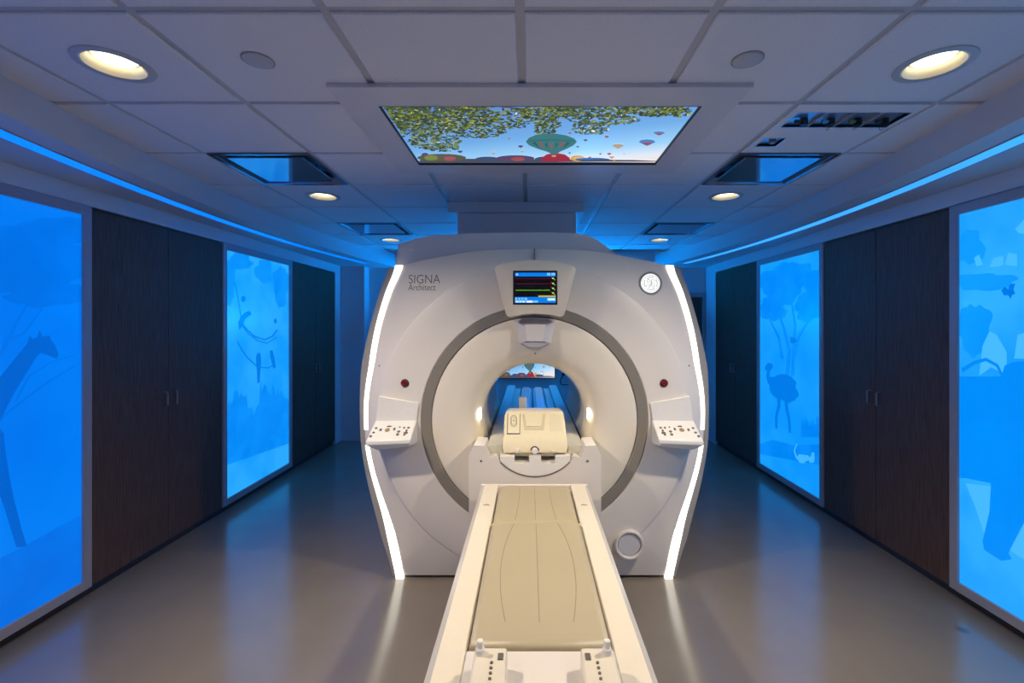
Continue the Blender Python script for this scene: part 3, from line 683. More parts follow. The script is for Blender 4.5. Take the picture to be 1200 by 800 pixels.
for s in (-1, 1):
    rr = []
    for y in list(range(313, 680, 5)) + [682]:
        z = max(ez(y), 0.012); a = GX + s*ex(y, 1); b = GX + s*ex(min(y, 680), 2)
        rr.append([(a + s*0.002, YE-0.006, z), (b - s*0.006, YE-0.006, z), (b, YE+0.004, z), (b - s*0.01, YE+0.10, z), (b - s*0.05, YE+0.28, z), (a - s*0.03, YE+0.28, z), (a + s*0.002, YE+0.08, z)])
    MB().loops(rr, True, 0, True, True).build('side_rail', M['rail'], sc, angle=40)
    for y0, y1 in ((311, 503), (521, 679)):
        rr = []
        for i in range(41):
            y = y0 + (y1-y0)*i/40; a = GX + s*ex(y, 0); b = GX + s*(ex(y, 1)+0.0005); z = ez(y)
            rr.append([(a, YE-0.012, z), (b, YE-0.010, z), (b, YE+0.01, z), (a, YE+0.01, z)])
        MB().loops(rr, True, 0, True, True).build('led_strip', M['led'], sc)
    # side control console
    def q(px, py, Y): return (GX + s*(627-px)*Y/F + s*0.0, Y, Z_(py, Y))
    yb, yf = GY + 0.012, GY - 0.155
    pl = MB(); o = [(445, 463.5), (491.5, 472), (489, 492), (485, 500), (441, 500), (441, 491)]
    pl.hexa([q(x, y, GY-0.016) for x, y in o], [q(x, y, GY+0.045) for x, y in o])
    tr = MB()
    tb = [(441, 491.5), (489.5, 491)]; tf = [(428.5, 517), (481.5, 515)]
    A, B = q(*tb[0], GY-0.006), q(*tb[1], GY-0.006); D, E = q(*tf[0], yf), q(*tf[1], yf)
    low = lambda p, dz, dy=0: (p[0], p[1]+dy, p[2]-dz)
    A2, B2 = low(A, 0.19, 0.07), low(B, 0.17, 0.07)
    D1, E1 = low(D, 0.026), low(E, 0.026)
    D2, E2 = q(441, 527, yf+0.03), q(478, 523, yf+0.03)
    tr.add([A, B, E, D, D1, E1, D2, E2, A2, B2], [(0,1,2,3), (3,2,5,4), (4,5,7,6), (6,7,9,8), (0,3,4,6,8), (1,9,7,5,2), (0,8,9,1)])
    pl_o = pl.build('console_back', M['white'], sc, bevel=0.005)
    tr_o = tr.build('console', M['white'], sc, bevel=0.007, seg=3)
    TL, TR, BL, BRr = (165, 420), (550, 410), (75, 580), (490, 590)
    nrm = (Vector(B)-Vector(A)).cross(Vector(D)-Vector(A)).normalized(); nrm = nrm if nrm.z > 0 else -nrm
    for cx, cy, w, h, tan in ((170,485,14,7,0),(148,520,16,6,0),(122,548,16,8,0),(213,500,13,10,0),(292,474,28,5,0),(275,503,28,14,1),(340,497,13,11,0),(390,482,9,5,0),(430,487,12,7,0),(470,488,14,7,0),(452,511,12,8,0),(380,518,18,8,0),(445,530,24,9,0),(370,541,17,9,0),(432,545,14,6,0)):
        v = min(max((cy-415)/(585-415), 0.06), 0.9)
        x0 = TL[0]+(BL[0]-TL[0])*v; x1 = TR[0]+(BRr[0]-TR[0])*v; u = (cx-x0)/(x1-x0)
        P = Vector(A)*(1-u)*(1-v) + Vector(B)*u*(1-v) + Vector(E)*u*v + Vector(D)*(1-u)*v
        U = (Vector(B)-Vector(A)).normalized(); V = nrm.cross(U)
        k = 1/8*2.93/F*0.5*1.7
        ringp = lambda f, hh: [tuple(P + U*(w*k*f*math.cos(t)) + V*(h*k*f*1.9*math.sin(t)) + nrm*hh) for t in [2*math.pi*i/14 for i in range(14)]]
        MB().loops([ringp(1, -0.003), ringp(1, 0.003), ringp(0.8, 0.0045)], True, 0, True, True).build('button', M['key_tan' if tan else 'key'], tr_o)
    # emergency stop
    ez_ = Z_(448.7, GY); exx = GX + s*151.8*GY/F
    e = MB().lathe([(0.026, 0.012), (0.026, -0.004), (0.024, -0.006), (0.0205, -0.006)], (exx, GY, ez_), 'y', 32).build('stop_button_collar', M['dark'], sc)
    MB().lathe([(0.0205, 0.0), (0.0205, -0.010), (0.017, -0.013), (0.010, -0.0135), (0.0095, -0.011), (0.001, -0.011)], (exx, GY, ez_), 'y', 32, 0, False, True).build('stop_button', M['red'], e)

def cover_y(x, z):
    a = math.atan2(x-GX, z-BZ) % (2*math.pi); r = math.hypot(x-GX, z-BZ)
    if r < RS: return GY + 0.002
    return GY + 0.017 + 0.036*min(1, (r-RS-0.003)/(ray_out(a)-RS-0.003))

# display housing over the bore
YD = GY - 0.125
dpx = [(579.5, 315), (581, 311.5), (585, 309.5), (602, 306.3), (615, 305), (627.5, 304.6), (640, 305), (653, 306.3), (668, 309.5), (673.5, 312), (675.5, 316), (662, 366), (660.5, 370), (656.5, 371.5), (645, 369), (627.5, 367.6), (611, 369), (598.5, 371.5), (594.5, 370.5), (592.5, 367)]
fr_ = [(X_(x, YD), YD, Z_(y, YD)) for x, y in dpx]; cxz = (X_(627.5, YD), Z_(338, YD))
sh = lambda p, f, Y: (cxz[0] + (p[0]-cxz[0])*f, Y, cxz[1] + (p[2]-cxz[1])*f)
hs = MB().loops([[sh(p, 0.97, YD-0.012) for p in fr_], [sh(p, 0.99, YD-0.008) for p in fr_], [sh(p, 1, YD+0.004) for p in fr_], [sh(p, 1, YD+0.04) for p in fr_], [sh(p, 0.8, YD+0.06) for p in fr_], [sh(p, 0.72, GY+0.03) for p in fr_]], True, 0, True, True).build('display_housing', mat('display_housing_shell', (220, 208, 188), 0.38, noise_scale=40, noise_amt=0.01), sc, angle=50)
YQ = YD - 0.012
sx0, sx1, sz0, sz1 = X_(601.2, YQ), X_(653.2, YQ), Z_(356.8, YQ), Z_(317, YQ)
MB().box(sx0, sx1, YQ-0.004, YQ+0.004, sz0, sz1).build('screen_bezel', M['black'], hs, bevel=0.003)
g = MB(); smats = [emis('scr_black', (4, 4, 8)), emis('scr_blue', (0, 118, 222)), emis('scr_light', (110, 190, 245)), emis('scr_white', (225, 238, 250)), emis('scr_red', (130, 16, 40)), emis('scr_green', (80, 140, 20)), emis('scr_yellow', (190, 170, 30)), emis('scr_lime', (150, 220, 120))]
def srect(a, b, c, d, mi, l):         # pixels of the enlarged screen crop
    f = lambda x, y: (X_(560 + x/6.664, YQ), YQ - 0.0042 - l*0.0002, Z_(290 + y/6.664, YQ))
    g.add([f(a, b), f(c, b), f(c, d), f(a, d)], [(0, 1, 2, 3)], mi)
srect(290,196,607,226,1,1); srect(290,226,607,386,0,1); srect(290,386,607,432,1,1)
for y, mi, h in ((243,4,2.5),(283,4,2.5),(334,5,7)): srect(294,y-h/2,565,y+h/2,mi,2)
srect(472,374,607,386,6,2); srect(540,198,566,218,2,2); srect(574,198,603,218,2,2)
for x in range(300, 560, 14): srect(x, 331-R.uniform(1,6), x+6, 338, 5, 3)
for y in (240, 280, 318, 355):
    srect(566, y-14, 606, y+16, 0, 2); srect(580, y-5, 594, y+6, 7, 3); srect(568, y-12, 580, y-2, 4, 3); srect(594, y+8, 604, y+14, 6, 3)
srect(541,393,607,416,2,2); srect(548,398,600,411,3,3); srect(290,392,385,410,2,2); srect(290,414,378,430,2,2); srect(381,414,426,430,3,2); srect(428,414,470,430,2,2)
for x in (306, 330, 354): srect(x, 395, x+12, 407, 1, 3); srect(x-6, 417, x+8, 427, 3, 3)
tri = lambda x, y: (X_(560 + x/6.664, YQ), YQ-0.005, Z_(290 + y/6.664, YQ))
g.add([tri(297,216), tri(307,200), tri(317,216)], [(0,1,2)], 3); g.add([(p[0], p[1]-0.0002, p[2]) for p in (tri(303,214), tri(307,206), tri(311,214))], [(0,1,2)], 4)
g.build('screen', smats, hs, smooth=False)

# sensor pod under the display
def pz(px, py, Y): return (X_(px, Y), Y, Z_(py, Y))
hb = MB(); y0, y1 = GY - 0.02, GY - 0.075
a = [pz(601.5, 374, GY-0.004), pz(652.5, 374, GY-0.004), pz(645.5, 402.5, GY-0.004), pz(608.5, 402.5, GY-0.004)]
b = [pz(603, 376.5, y0), pz(651, 376.5, y0), pz(644.5, 402, y0), pz(609.5, 402, y0)]
c = [pz(615.5, 380.5, y1), pz(638.5, 380.5, y1), pz(637, 400, y1), pz(617, 400, y1)]
hb.loops([[(p[0], GY+0.02, p[2]) for p in a], a, b, c], True, 0, False, True)
hb_o = hb.build('sensor_pod', mat('sensor_pod_shell', (214, 208, 204), 0.35, noise_scale=40, noise_amt=0.01), sc, bevel=0.003)
lp = MB(); rr = []
for f, Y in ((1, GY-0.004), (1, y0), (0.8, y1+0.01)):
    rr.append([(X_(627, Y) + f*17.5*Y/F*math.cos(t), Y, Z_(401.5, Y) - 5*Y/F*max(0, math.sin(t))) for t in [math.pi*i/16 for i in range(17)]] + [(X_(627, Y), Y, Z_(400.5, Y))])
lp.loops(rr, True, 0, True, True).build('pod_lip', mat('pod_lip_grey', (176, 174, 178), 0.35, noise_scale=40, noise_amt=0.01), hb_o)
MB().cyl((X_(627, GY), GY-0.004, Z_(414, GY)), 0.006, -0.004, 0.004, 'y', 16).build('indicator', M['key'], sc)
for px, py in ((446, 428), (806, 428)):
    MB().cyl((X_(px, YE), cover_y(X_(px, YE), Z_(py, YE)), Z_(py, YE)), 0.005, -0.003, 0.01, 'y', 12).build('screw', M['key'], sc)

# lettering
def text(body, px0, px1, py_base, cap_px, name, parent, Y, weight=0.0):
    cu = bpy.data.curves.new(name, 'FONT'); cu.body = body; cu.size = 1.0; cu.extrude = 0.0006; cu.offset = weight
    to = bpy.data.objects.new(name, cu); C.objects.link(to)
    bpy.context.view_layer.update()
    dg = bpy.context.evaluated_depsgraph_get(); me = bpy.data.meshes.new_from_object(to.evaluated_get(dg))
    bpy.data.objects.remove(to)
    xs = [v.co.x for v in me.vertices]; capz = max(v.co.y for v in me.vertices if True)
    x0, x1 = min(xs), max(xs); w = X_(px1, Y) - X_(px0, Y); sx = w/(x1-x0); h = cap_px*Y/F; sz = h/capz
    off = Vector((GX, GY, 0))
    for v in me.vertices:
        x, y, z = v.co
        xx = X_(px0, Y) + (x-x0)*sx; zz = Z_(py_base, Y) + y*sz
        v.co = Vector((xx, cover_y(xx, zz) - 0.0008 - z, zz)) - off
    me.materials.clear(); me.materials.append(M['text'])
    o = bpy.data.objects.new(name, me); C.objects.link(o); o.parent = parent; return o
YT = GY + 0.035
text('SIGNA', 478.8, 516, 332, 10.2, 'lettering', sc, YT, -0.012)
text('Architect', 478.6, 511, 340.2, 7.3, 'lettering', sc, YT, -0.008)

# round lit emblem
ecx, ecz = X_(762, GY+0.035), Z_(332, GY+0.035); YM = cover_y(ecx, ecz) - 0.004
em = MB().lathe([(0.0765, 0.02), (0.0765, -0.002), (0.074, -0.006), (0.066, -0.006), (0.063, -0.003)], (ecx, YM, ecz), 'y', 64).build('emblem_rim', mat('emblem_rim_grey', (150, 152, 158), 0.3, 0.2, noise_scale=40, noise_amt=0.01), sc)
MB().lathe([(0.063, 0.0), (0.057, -0.005), (0.001, -0.006)], (ecx, YM, ecz), 'y', 64, 0, False, True).build('emblem_face', emis('emblem_white', (240, 242, 238), 1.15), em)
mg = MB(); rad = 0.057; ymg = YM - 0.0085
def arc(cx, cz, r, a0, a1, n=14, sx=1.0): return [(ecx + rad*(cx + sx*r*math.cos(math.radians(a0 + (a1-a0)*i/n))), ymg, ecz + rad*(cz + r*math.sin(math.radians(a0 + (a1-a0)*i/n)))) for i in range(n+1)]
def pen(pts, r=0.0012): mg.tube(pts, r, 6)
pen(arc(0, 0, 0.93, 0, 360, 48), 0.0011)
for k in range(4):
    pen(arc(0, 0, 0.74, 90*k + 58, 90*k + 118, 10), 0.0018)
    c_, s_ = math.cos(math.radians(90*k+118)), math.sin(math.radians(90*k+118))
    pen(arc(0.66*c_, 0.66*s_, 0.10, 90*k+118, 90*k+118+250, 10), 0.0014)
# script monogram : two looping letters
pen(arc(-0.26, 0.28, 0.17, -40, 250, 16, 0.8)); pen(arc(-0.12, 0.02, 0.34, 128, 262, 12, 0.7) ); pen(arc(-0.2, -0.24, 0.17, 260, 440, 12, 0.9))
pen([(ecx+rad*x, ymg, ecz+rad*z) for x, z in ((-0.06, 0.3), (-0.04, 0.05), (-0.07, -0.3), (-0.16, -0.5), (-0.3, -0.46))])
pen(arc(0.24, 0.26, 0.18, 20, 290, 16, 0.8)); pen(arc(0.28, -0.14, 0.25, 100, 330, 16, 0.85)); pen(arc(0.34, -0.2, 0.14, -40, 190, 12, 0.9))
pen([(ecx+rad*x, ymg, ecz+rad*z) for x, z in ((0.06, 0.42), (0.1, 0.2), (0.06, -0.1), (0.0, -0.3))])
mg.build('emblem_monogram', mat('emblem_script', (150, 152, 156), 0.5, noise_scale=40, noise_amt=0.01), em)

# round cap low on the right
ccx, ccz = X_(737, GY), Z_(637, GY)
cpo = MB().lathe([(0.094, 0.03), (0.094, -0.018), (0.090, -0.026), (0.082, -0.026), (0.076, -0.018), (0.074, -0.012)], (ccx, GY, ccz), 'y', 64).build('port_collar', M['shell'], sc)
MB().lathe([(0.074, -0.008), (0.070, -0.014), (0.001, -0.016)], (ccx, GY, ccz), 'y', 64, 0, False, True).build('port_cap', M['shell_side'], cpo)
# bore lights
for s in (-1, 1):
    pts = []
    for i in range(20):
        t = 2*math.pi*i/20; a = math.radians(90) + 0.05*math.cos(t)*2.0; yy = GY + 0.11 + 0.03*math.sin(t)
        pts.append((GX + s*0.3625*math.sin(a), yy, BZ + 0.02 + 0.3625*math.cos(a)))
    b_ = MB(); b_.hexa([(p[0] - s*0.002, p[1], p[2]) for p in pts], [(p[0] + s*0.012, p[1], p[2]) for p in pts]); b_.build('bore_light', M['bore_led'], sc)

# docking block below the bore
YK = GY - 0.2
KX = X_(626, YK)
kp = lambda px, py: (X_(px, YK), Z_(py, YK))
cut = [(568, 522.5), (568.8, 526), (573.6, 536), (581.5, 534.5), (586, 541.5)]
arcp = []
acx, acy, ar = 627, 501.2, 57.2
for i in range(25):
    t = math.radians(135.4 - i*(135.4-44.6)/24); arcp.append((acx + ar*math.cos(t), acy + ar*math.sin(t)))
lft = [kp(*p) for p in cut]; mid = [kp(*p) for p in arcp]; rgt = [kp(1254-p[0], p[1]) for p in cut[::-1]]
prof = [(X_(549.5, YK), 0.0), (X_(549.5, YK), Z_(533, YK)), (X_(555.5, YK), Z_(521.5, YK))] + lft + mid + rgt + [(X_(698.5, YK), Z_(521.5, YK)), (X_(704.5, YK), Z_(533, YK)), (X_(704.5, YK), 0.0)]
# built as top strips so the concave outline stays clean
kb = MB(); top = prof[1:-1]
for (x0, z0), (x1, z1) in zip(top, top[1:]):
    if x1 - x0 > 1e-4: kb.hexa([(x0, YK, 0.01), (x1, YK, 0.01), (x1, YK, z1), (x0, YK, z0)], [(x0, GY+0.01, 0.01), (x1, GY+0.01, 0.01), (x1, GY+0.01, z1), (x0, GY+0.01, z0)])
bmx = bmesh.new(); 
kb_o = kb.build('docking_block', M['shell'], sc, smooth=False)
bm = bmesh.new(); bm.from_mesh(kb_o.data)
# drop the inner shared walls
seen = {}
for f in bm.faces: seen.setdefault(tuple(sorted(v.index for v in f.verts)), []).append(f)
dele = [f for fs in seen.values() if len(fs) > 1 for f in fs]
bmesh.ops.delete(bm, geom=dele, context='FACES'); bmesh.ops.recalc_face_normals(bm, faces=bm.faces); bm.to_mesh(kb_o.data); bm.free()
# half-round plate inside the cut, with two pockets
hp = MB()
inn = [(acx + (ar-0.9)*math.cos(t), acy + (ar-0.9)*math.sin(t)) for t in [math.radians(137 - i*(137-43)/24) for i in range(25)]]
steps = [(inn[0][0]+1, 531), (603, 531), (603, 542), (620, 542), (620, 531), (634, 531), (634, 542), (651, 542), (651, 531), (inn[-1][0]-1, 531)]
def ztop(x):
    return 543 if (603 <= x <= 620 or 634 <= x <= 651) else 534.5
xs_ = sorted(set([p[0] for p in inn] + [603, 603.01, 620, 620.01, 634, 634.01, 651, 651.01]))
def arcy(x): 
    return acy + math.sqrt(max((ar-0.9)**2 - (x-acx)**2, 0))
for x0, x1 in zip(xs_, xs_[1:]):
    xm = (x0+x1)/2; zt_ = ztop(xm)
    a0, a1 = max(arcy(x0), zt_+0.2), max(arcy(x1), zt_+0.2)
    Yp = YK + 0.004
    hp.hexa([(X_(x0, Yp), Yp, Z_(a0, Yp)), (X_(x1, Yp), Yp, Z_(a1, Yp)), (X_(x1, Yp), Yp, Z_(zt_, Yp)), (X_(x0, Yp), Yp, Z_(zt_, Yp))],
            [(X_(x0, Yp), GY+0.0, Z_(a0, Yp)), (X_(x1, Yp), GY+0.0, Z_(a1, Yp)), (X_(x1, Yp), GY+0.0, Z_(zt_, Yp)), (X_(x0, Yp), GY+0.0, Z_(zt_, Yp))])
hp_o = hp.build('dock_plate', M['white'], sc, smooth=False)
bm = bmesh.new(); bm.from_mesh(hp_o.data); seen = {}
for f in bm.faces: seen.setdefault(tuple(sorted(v.index for v in f.verts)), []).append(f)
bmesh.ops.delete(bm, geom=[f for fs in seen.values() if len(fs) > 1 for f in fs], context='FACES'); bmesh.ops.recalc_face_normals(bm, faces=bm.faces); bm.to_mesh(hp_o.data); bm.free()
sm = MB(); sm.tube([(X_(x, YK-0.0015), YK-0.0005, Z_(y, YK)) for x, y in arcp], 0.0035, 8)
sm.build('dock_seam', M['key'], sc)
for px in (563.8, 688.5): MB().cyl((X_(px, YK), YK, Z_(540, YK)), 0.007, -0.003, 0.006, 'y', 16).build('dock_screw', M['key'], sc)

# cradle running through the bore
YC0, YC1 = GY - 0.12, 5.75
cz = Z_(523, YC0)
xl, xr = X_(570, YC0), X_(684.5, YC0); xm = (xl+xr)/2; hw = (xr-xl)/2
def cr(y): return [(xm-hw, y, cz), (xm-hw+0.02, y, cz-0.055), (xm-hw+0.06, y, cz-0.055), (xm-hw+0.075, y, cz-0.06), (xm+hw-0.075, y, cz-0.06), (xm+hw-0.06, y, cz-0.055), (xm+hw-0.02, y, cz-0.055), (xm+hw, y, cz),
                    (xm+hw-0.035, y, cz+0.006), (xm+hw-0.096, y, cz+0.002), (xm+hw-0.099, y, cz-0.038), (xm+0.1, y, cz-0.038), (xm-0.1, y, cz-0.038), (xm-hw+0.099, y, cz-0.038), (xm-hw+0.096, y, cz+0.002), (xm-hw+0.035, y, cz+0.006)]
MB().loops([cr(YC0), cr(4.6), cr(YC1)], True, 0, True, True).build('cradle', M['cradle'] if 'cradle' in M else mat('cradle_plastic', (206, 202, 186), 0.45, noise_scale=20, noise_amt=0.02), sc, angle=30)
for s in (-1, 1): MB().tube([(xm + s*(hw+0.003), y, cz) for y in (YC0, 3.5, 4.5, YC1)], 0.006, 8).build('edge_seal', M['dark'], sc)
for s in (-1, 1): MB().tube([(xm + s*(hw+0.003), YC0, cz), (xm + s*(hw-0.018), YC0, cz-0.058), (xm + s*(hw-0.06), YC0, cz-0.058), (xm + s*(hw-0.078), YC0, cz-0.075)], 0.006, 8).build('front_gap_line', M['dark'], sc)  # dark tube stands in for the shaded gap round the cradle front
for x in (-0.135, -0.001, 0.135): MB().box(xm+x-0.006, xm+x+0.006, YC0+0.4, YC1, cz-0.042, cz-0.028).build('groove_strip', M['dark'], sc, smooth=False)
for x0, x1 in ((-0.115, -0.03), (0.03, 0.115)): MB().box(xm+x0, xm+x1, YC0+0.4, YC1, cz-0.042, cz-0.02).build('guide_rail', M['steel'], sc, bevel=0.004)
st = MB(); st.box(xm-0.22, xm+0.22, 4.7, 5.6, 0.0, cz-0.062); st.box(xm-0.3, xm+0.3, 4.75, 5.5, 0.0, 0.08)
st.build('rear_pedestal', M['shell_side'], sc, bevel=0.01)

# head coil base resting on the cradle
hc = thing('head_coil', 'cream head coil base with knobs and a label plate, on the cradle in the bore', 'head coil', (xm, 3.0, cz-0.03))
def hq(px, py, Y): return (X_(px, Y), Y, Z_(py, Y))
ya, yb_, yc = GY - 0.165, GY - 0.125, GY + 0.055
b = MB()
r0 = [hq(590, 530.5, ya), hq(664, 530.5, ya)]; r1 = [hq(588.3, 523, ya), hq(665.7, 523, ya)]; r1b = [hq(589, 513, yb_-0.01), hq(665, 513, yb_-0.01)]
r2 = [hq(592, 508, yb_+0.01), hq(662.3, 508, yb_+0.01)]; r3 = [hq(592, 486, yc-0.012), hq(660.5, 486, yc-0.012)]; r4 = [hq(593.5, 481.5, yc+0.01), hq(659.5, 481.5, yc+0.01)]
zb = cz - 0.034
r5 = [(r4[0][0]+0.01, yc+0.20, r4[0][2]-0.012), (r4[1][0]-0.01, yc+0.20, r4[1][2]-0.012)]
sec = [(r0), (r1), (r1b), (r2), (r3), (r4), (r5)]
left = [p[0] for p in sec] + [(r5[0][0], yc+0.20, zb), (r0[0][0], ya+0.02, zb)]
right = [p[1] for p in sec] + [(r5[1][0], yc+0.20, zb), (r0[1][0], ya+0.02, zb)]
b.hexa(left, right)
hco = b.build('coil_body', M['cream'], hc, bevel=0.006, seg=3)
def onface(px, py, lift):                       # point on the sloping front face
    ya0, ya1 = yb_+0.01, yc-0.012; z0_, z1_ = Z_(508, ya0), Z_(486, ya1); sl = (z1_-z0_)/(ya1-ya0)
    Y = (EYE - z0_ + sl*ya0)/(sl + (py-VPY)/F)
    p = Vector((X_(px, Y), Y, Z_(py, Y))); return tuple(p + Vector((0, -0.66, 0.75))*lift)
def face_plate(pts, name, mt, l0, l1): 
    return MB().hexa([onface(x, y, l1) for x, y in pts], [onface(x, y, l0) for x, y in pts]).build(name, mt, hc, bevel=0)
face_plate([(594.8, 482.3), (609.8, 482.3), (609.3, 508.5), (594.2, 508.5)], 'plate_edge', M['key'], -0.002, 0.003)
face_plate([(595.5, 483.0), (609.2, 483.0), (608.7, 507.8), (595.0, 507.8)], 'label_plate', mat('coil_label_plate', (238, 226, 192), 0.35, noise_scale=40, noise_amt=0.01), 0.001, 0.0042)
lm = MB()
for f, w_ in ((1.0, 0.0014), (0.72, 0.0009)):
    pts = []
    for i in range(25):
        t = 2*math.pi*i/24; dx = 3.6*f*math.cos(t); dy = (4.2*f*math.sin(t) + (2.4 if math.sin(t) > 0 else -2.4))
        pts.append(onface(602 + max(-3.4*f, min(3.4*f, dx)), 493.5 + dy, 0.0046))
    lm.tube(pts, w_, 5)
lm.tube([onface(602, 493.2, 0.0), onface(602, 493.2, 0.006)], 0.0045, 10)
for dy in (-3.6, 3.8): lm.tube([onface(601, 493.5+dy, 0.0046), onface(603, 493.5+dy, 0.0046)], 0.001, 5)
lm.build('plate_emblem', M['text'], hc)
face_plate([(611.5, 481.6), (639.5, 481.6), (637, 504), (614.5, 504)], 'headrest_recess', mat('coil_recess', (214, 202, 168), 0.4, noise_scale=40, noise_amt=0.01), 0.0, 0.002)
face_plate([(614.5, 484), (636.5, 484), (634.2, 500), (617, 500)], 'headrest_pad', M['cream'], 0.0, 0.006)
face_plate([(644, 485), (657.5, 485), (659, 505), (644, 505)], 'cover_panel', mat('coil_cover', (228, 216, 184), 0.4, noise_scale=40, noise_amt=0.01), 0.0, 0.0015)
for px, r in ((606.5, 0.013), (626.7, 0.019), (647, 0.006)):
    MB().lathe([(r, 0.02), (r, -0.018), (r*0.8, -0.024), (0.001, -0.025)], (X_(px, ya), ya, Z_(527.5, ya)), 'y', 28, 0, False, True).build('knob', M['white'], hc)
bw = MB(); 
rr = [(X_(626.7, ya) + 0.024*math.cos(math.radians(a)), ya-0.004, Z_(527.5, ya) + 0.024*math.sin(math.radians(a))) for a in range(0, 181, 15)]
bw.tube(rr, 0.003, 6).build('knob_guard', M['dark'], hc)
MB().box(X_(608, 3.3), X_(617, 3.3), 3.29, 3.33, cz-0.019, Z_(465, 3.3)).build('connector_post', M['shell_side'], hc, bevel=0.003)
for px in (593, 657): MB().box(X_(px, ya), X_(px+4, ya), YC0+0.02, YC0+0.09, cz-0.0375, zb+0.02).build('foot', M['dark'], hc)

# ---------------------------------------------------------------- patient table
TX, TZ = 0.032, 0.738
TY0, TY1 = 0.72, 2.72
tb = thing('patient_table', 'long white patient table with wide side rails docked in front of the scanner', 'table', (TX, 1.7, 0))
HO, HI = 0.296, 0.212
for s in (-1, 1):
    def sec(y, f=1.0): return [(TX+s*HI, y, TZ-0.05), (TX+s*HI, y, TZ-0.003), (TX+s*(HI+0.004), y, TZ), (TX+s*(HO-0.003), y, TZ), (TX+s*HO, y, TZ-0.004), (TX+s*(HO+0.022*f), y, TZ-0.03), (TX+s*(HO+0.024*f), y, TZ-0.05)]
    ro_ = MB().loops([sec(TY0), sec(1.36), sec(2.5), sec(TY1)], True, 0, True, True).build('side_rail', M['rail_top'], tb, angle=25)
    sk = lambda y, f=1.0: [(TX+s*(HO+0.024*f), y, TZ-0.052), (TX+s*(HO+0.03*f), y, TZ-0.075), (TX+s*(HO+0.012), y, TZ-0.15), (TX+s*0.24, y, TZ-0.22), (TX+s*0.18, y, TZ-0.22), (TX+s*0.18, y, TZ-0.052)]
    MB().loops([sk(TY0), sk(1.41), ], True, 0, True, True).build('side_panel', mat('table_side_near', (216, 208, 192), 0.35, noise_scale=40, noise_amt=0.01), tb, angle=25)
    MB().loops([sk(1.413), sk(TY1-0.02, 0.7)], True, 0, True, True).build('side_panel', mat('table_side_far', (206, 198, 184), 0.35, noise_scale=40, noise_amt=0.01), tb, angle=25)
    MB().box(TX+s*(HO+0.026)-0.005, TX+s*(HO+0.026)+0.007, 1.38, 1.43, TZ-0.085, TZ-0.055).build('side_latch', M['steel'], tb, bevel=0.002)
    # chevron mark on the rail
    yv = 540*(EYE-TZ)/(591-380); xv = TX + s*0.5*(HO+HI)
    MB().prismz([(xv-0.018, yv-0.012), (xv-0.012, yv-0.002), (xv, yv+0.006), (xv+0.012, yv-0.002), (xv+0.018, yv-0.012), (xv, yv-0.004)], TZ-0.001, TZ+0.0008).build('rail_mark', M['key'], ro_, smooth=False)
MB().box(TX-HI, TX+HI, TY0, TY1-0.004, TZ-0.06, TZ-0.03).build('table_top', M['white'], tb)
MB().box(TX-HI+0.001, TX+HI-0.001, TY0, 1.322, TZ-0.029, TZ+0.006).build('foot_plate', M['shell'], tb, bevel=0.003)
MB().box(TX-HO-0.02, TX+HO+0.02, TY1-0.002, TY1+0.02, TZ-0.15, TZ-0.004).build('end_cap', M['shell'], tb, bevel=0.006)
pd = MB(); pd.box(TX-0.2, TX+0.2, 0.95, 2.6, 0.32, TZ-0.07); pd.box(TX-0.24, TX+0.24, 0.85, 2.65, 0.12, 0.32)
pd.build('pedestal', M['shell_side'], tb, bevel=0.02, seg=3)
for sx in (-1, 1):
    for yy in (0.98, 2.5):
        w_ = MB().cyl((TX+sx*0.2, yy, 0.06), 0.06, -0.018, 0.018, 'x', 28).build('wheel', M['rubber'], tb)
        MB().box(TX+sx*0.2-0.03, TX+sx*0.2+0.03, yy-0.03, yy+0.03, 0.07, 0.13).build('wheel_fork', M['steel'], w_, bevel=0.004)
# foot-end grip blocks
for s, px in ((-1, 575.5), (1, 699)):
    yb0 = 1.255; bx_ = X_(px, yb0); hwk = 0.0445
    pr = []
    o = [(bx_-hwk, yb0), (bx_+hwk, yb0), (bx_+hwk, yb0-0.05), (bx_+hwk+ (0.02 if s < 0 else 0), 0.80), (bx_-hwk - (0 if s < 0 else 0.02), 0.80), (bx_-hwk, yb0-0.05)]
    gb = MB().prismz(o, TZ-0.032, TZ+0.064).build('grip_block', M['rail_top'], tb, bevel=0.008, seg=3)
    kx = X_(563.7 if s < 0 else 709.5, yb0)
    MB().lathe([(0.0125, 0), (0.0125, 0.014), (0.009, 0.018), (0.009, 0.034), (0.0075, 0.036), (0.001, 0.036)], (kx, yb0-0.025, TZ+0.064), 'z', 24, 0, False, True).build('knob', M['white'], gb)
    xx = bx_ - s*0.018
    for i in range(4): MB().cyl((xx + s*0.012, yb0-0.06-0.018*i, TZ+0.064), 0.004, -0.002, 0.003, 'z', 12).build('indicator', M['key'], gb)
    MB().box(xx+s*0.012-0.006, xx+s*0.012+0.006, yb0-0.145, yb0-0.128, TZ+0.063, TZ+0.0655).build('switch', M['key'], gb)
    ib = MB().box(bx_ - s*0.028-0.007, bx_ - s*0.028+0.007, yb0-0.05, yb0-0.026, TZ+0.063, TZ+0.067).build('key_plate', M['key'], gb, bevel=0.001)
for x in (-0.06, 0.05): MB().box(TX+x, TX+x+0.025, 1.12, 1.16, TZ+0.004, TZ+0.02).build('buckle', M['steel'], tb, bevel=0.003)

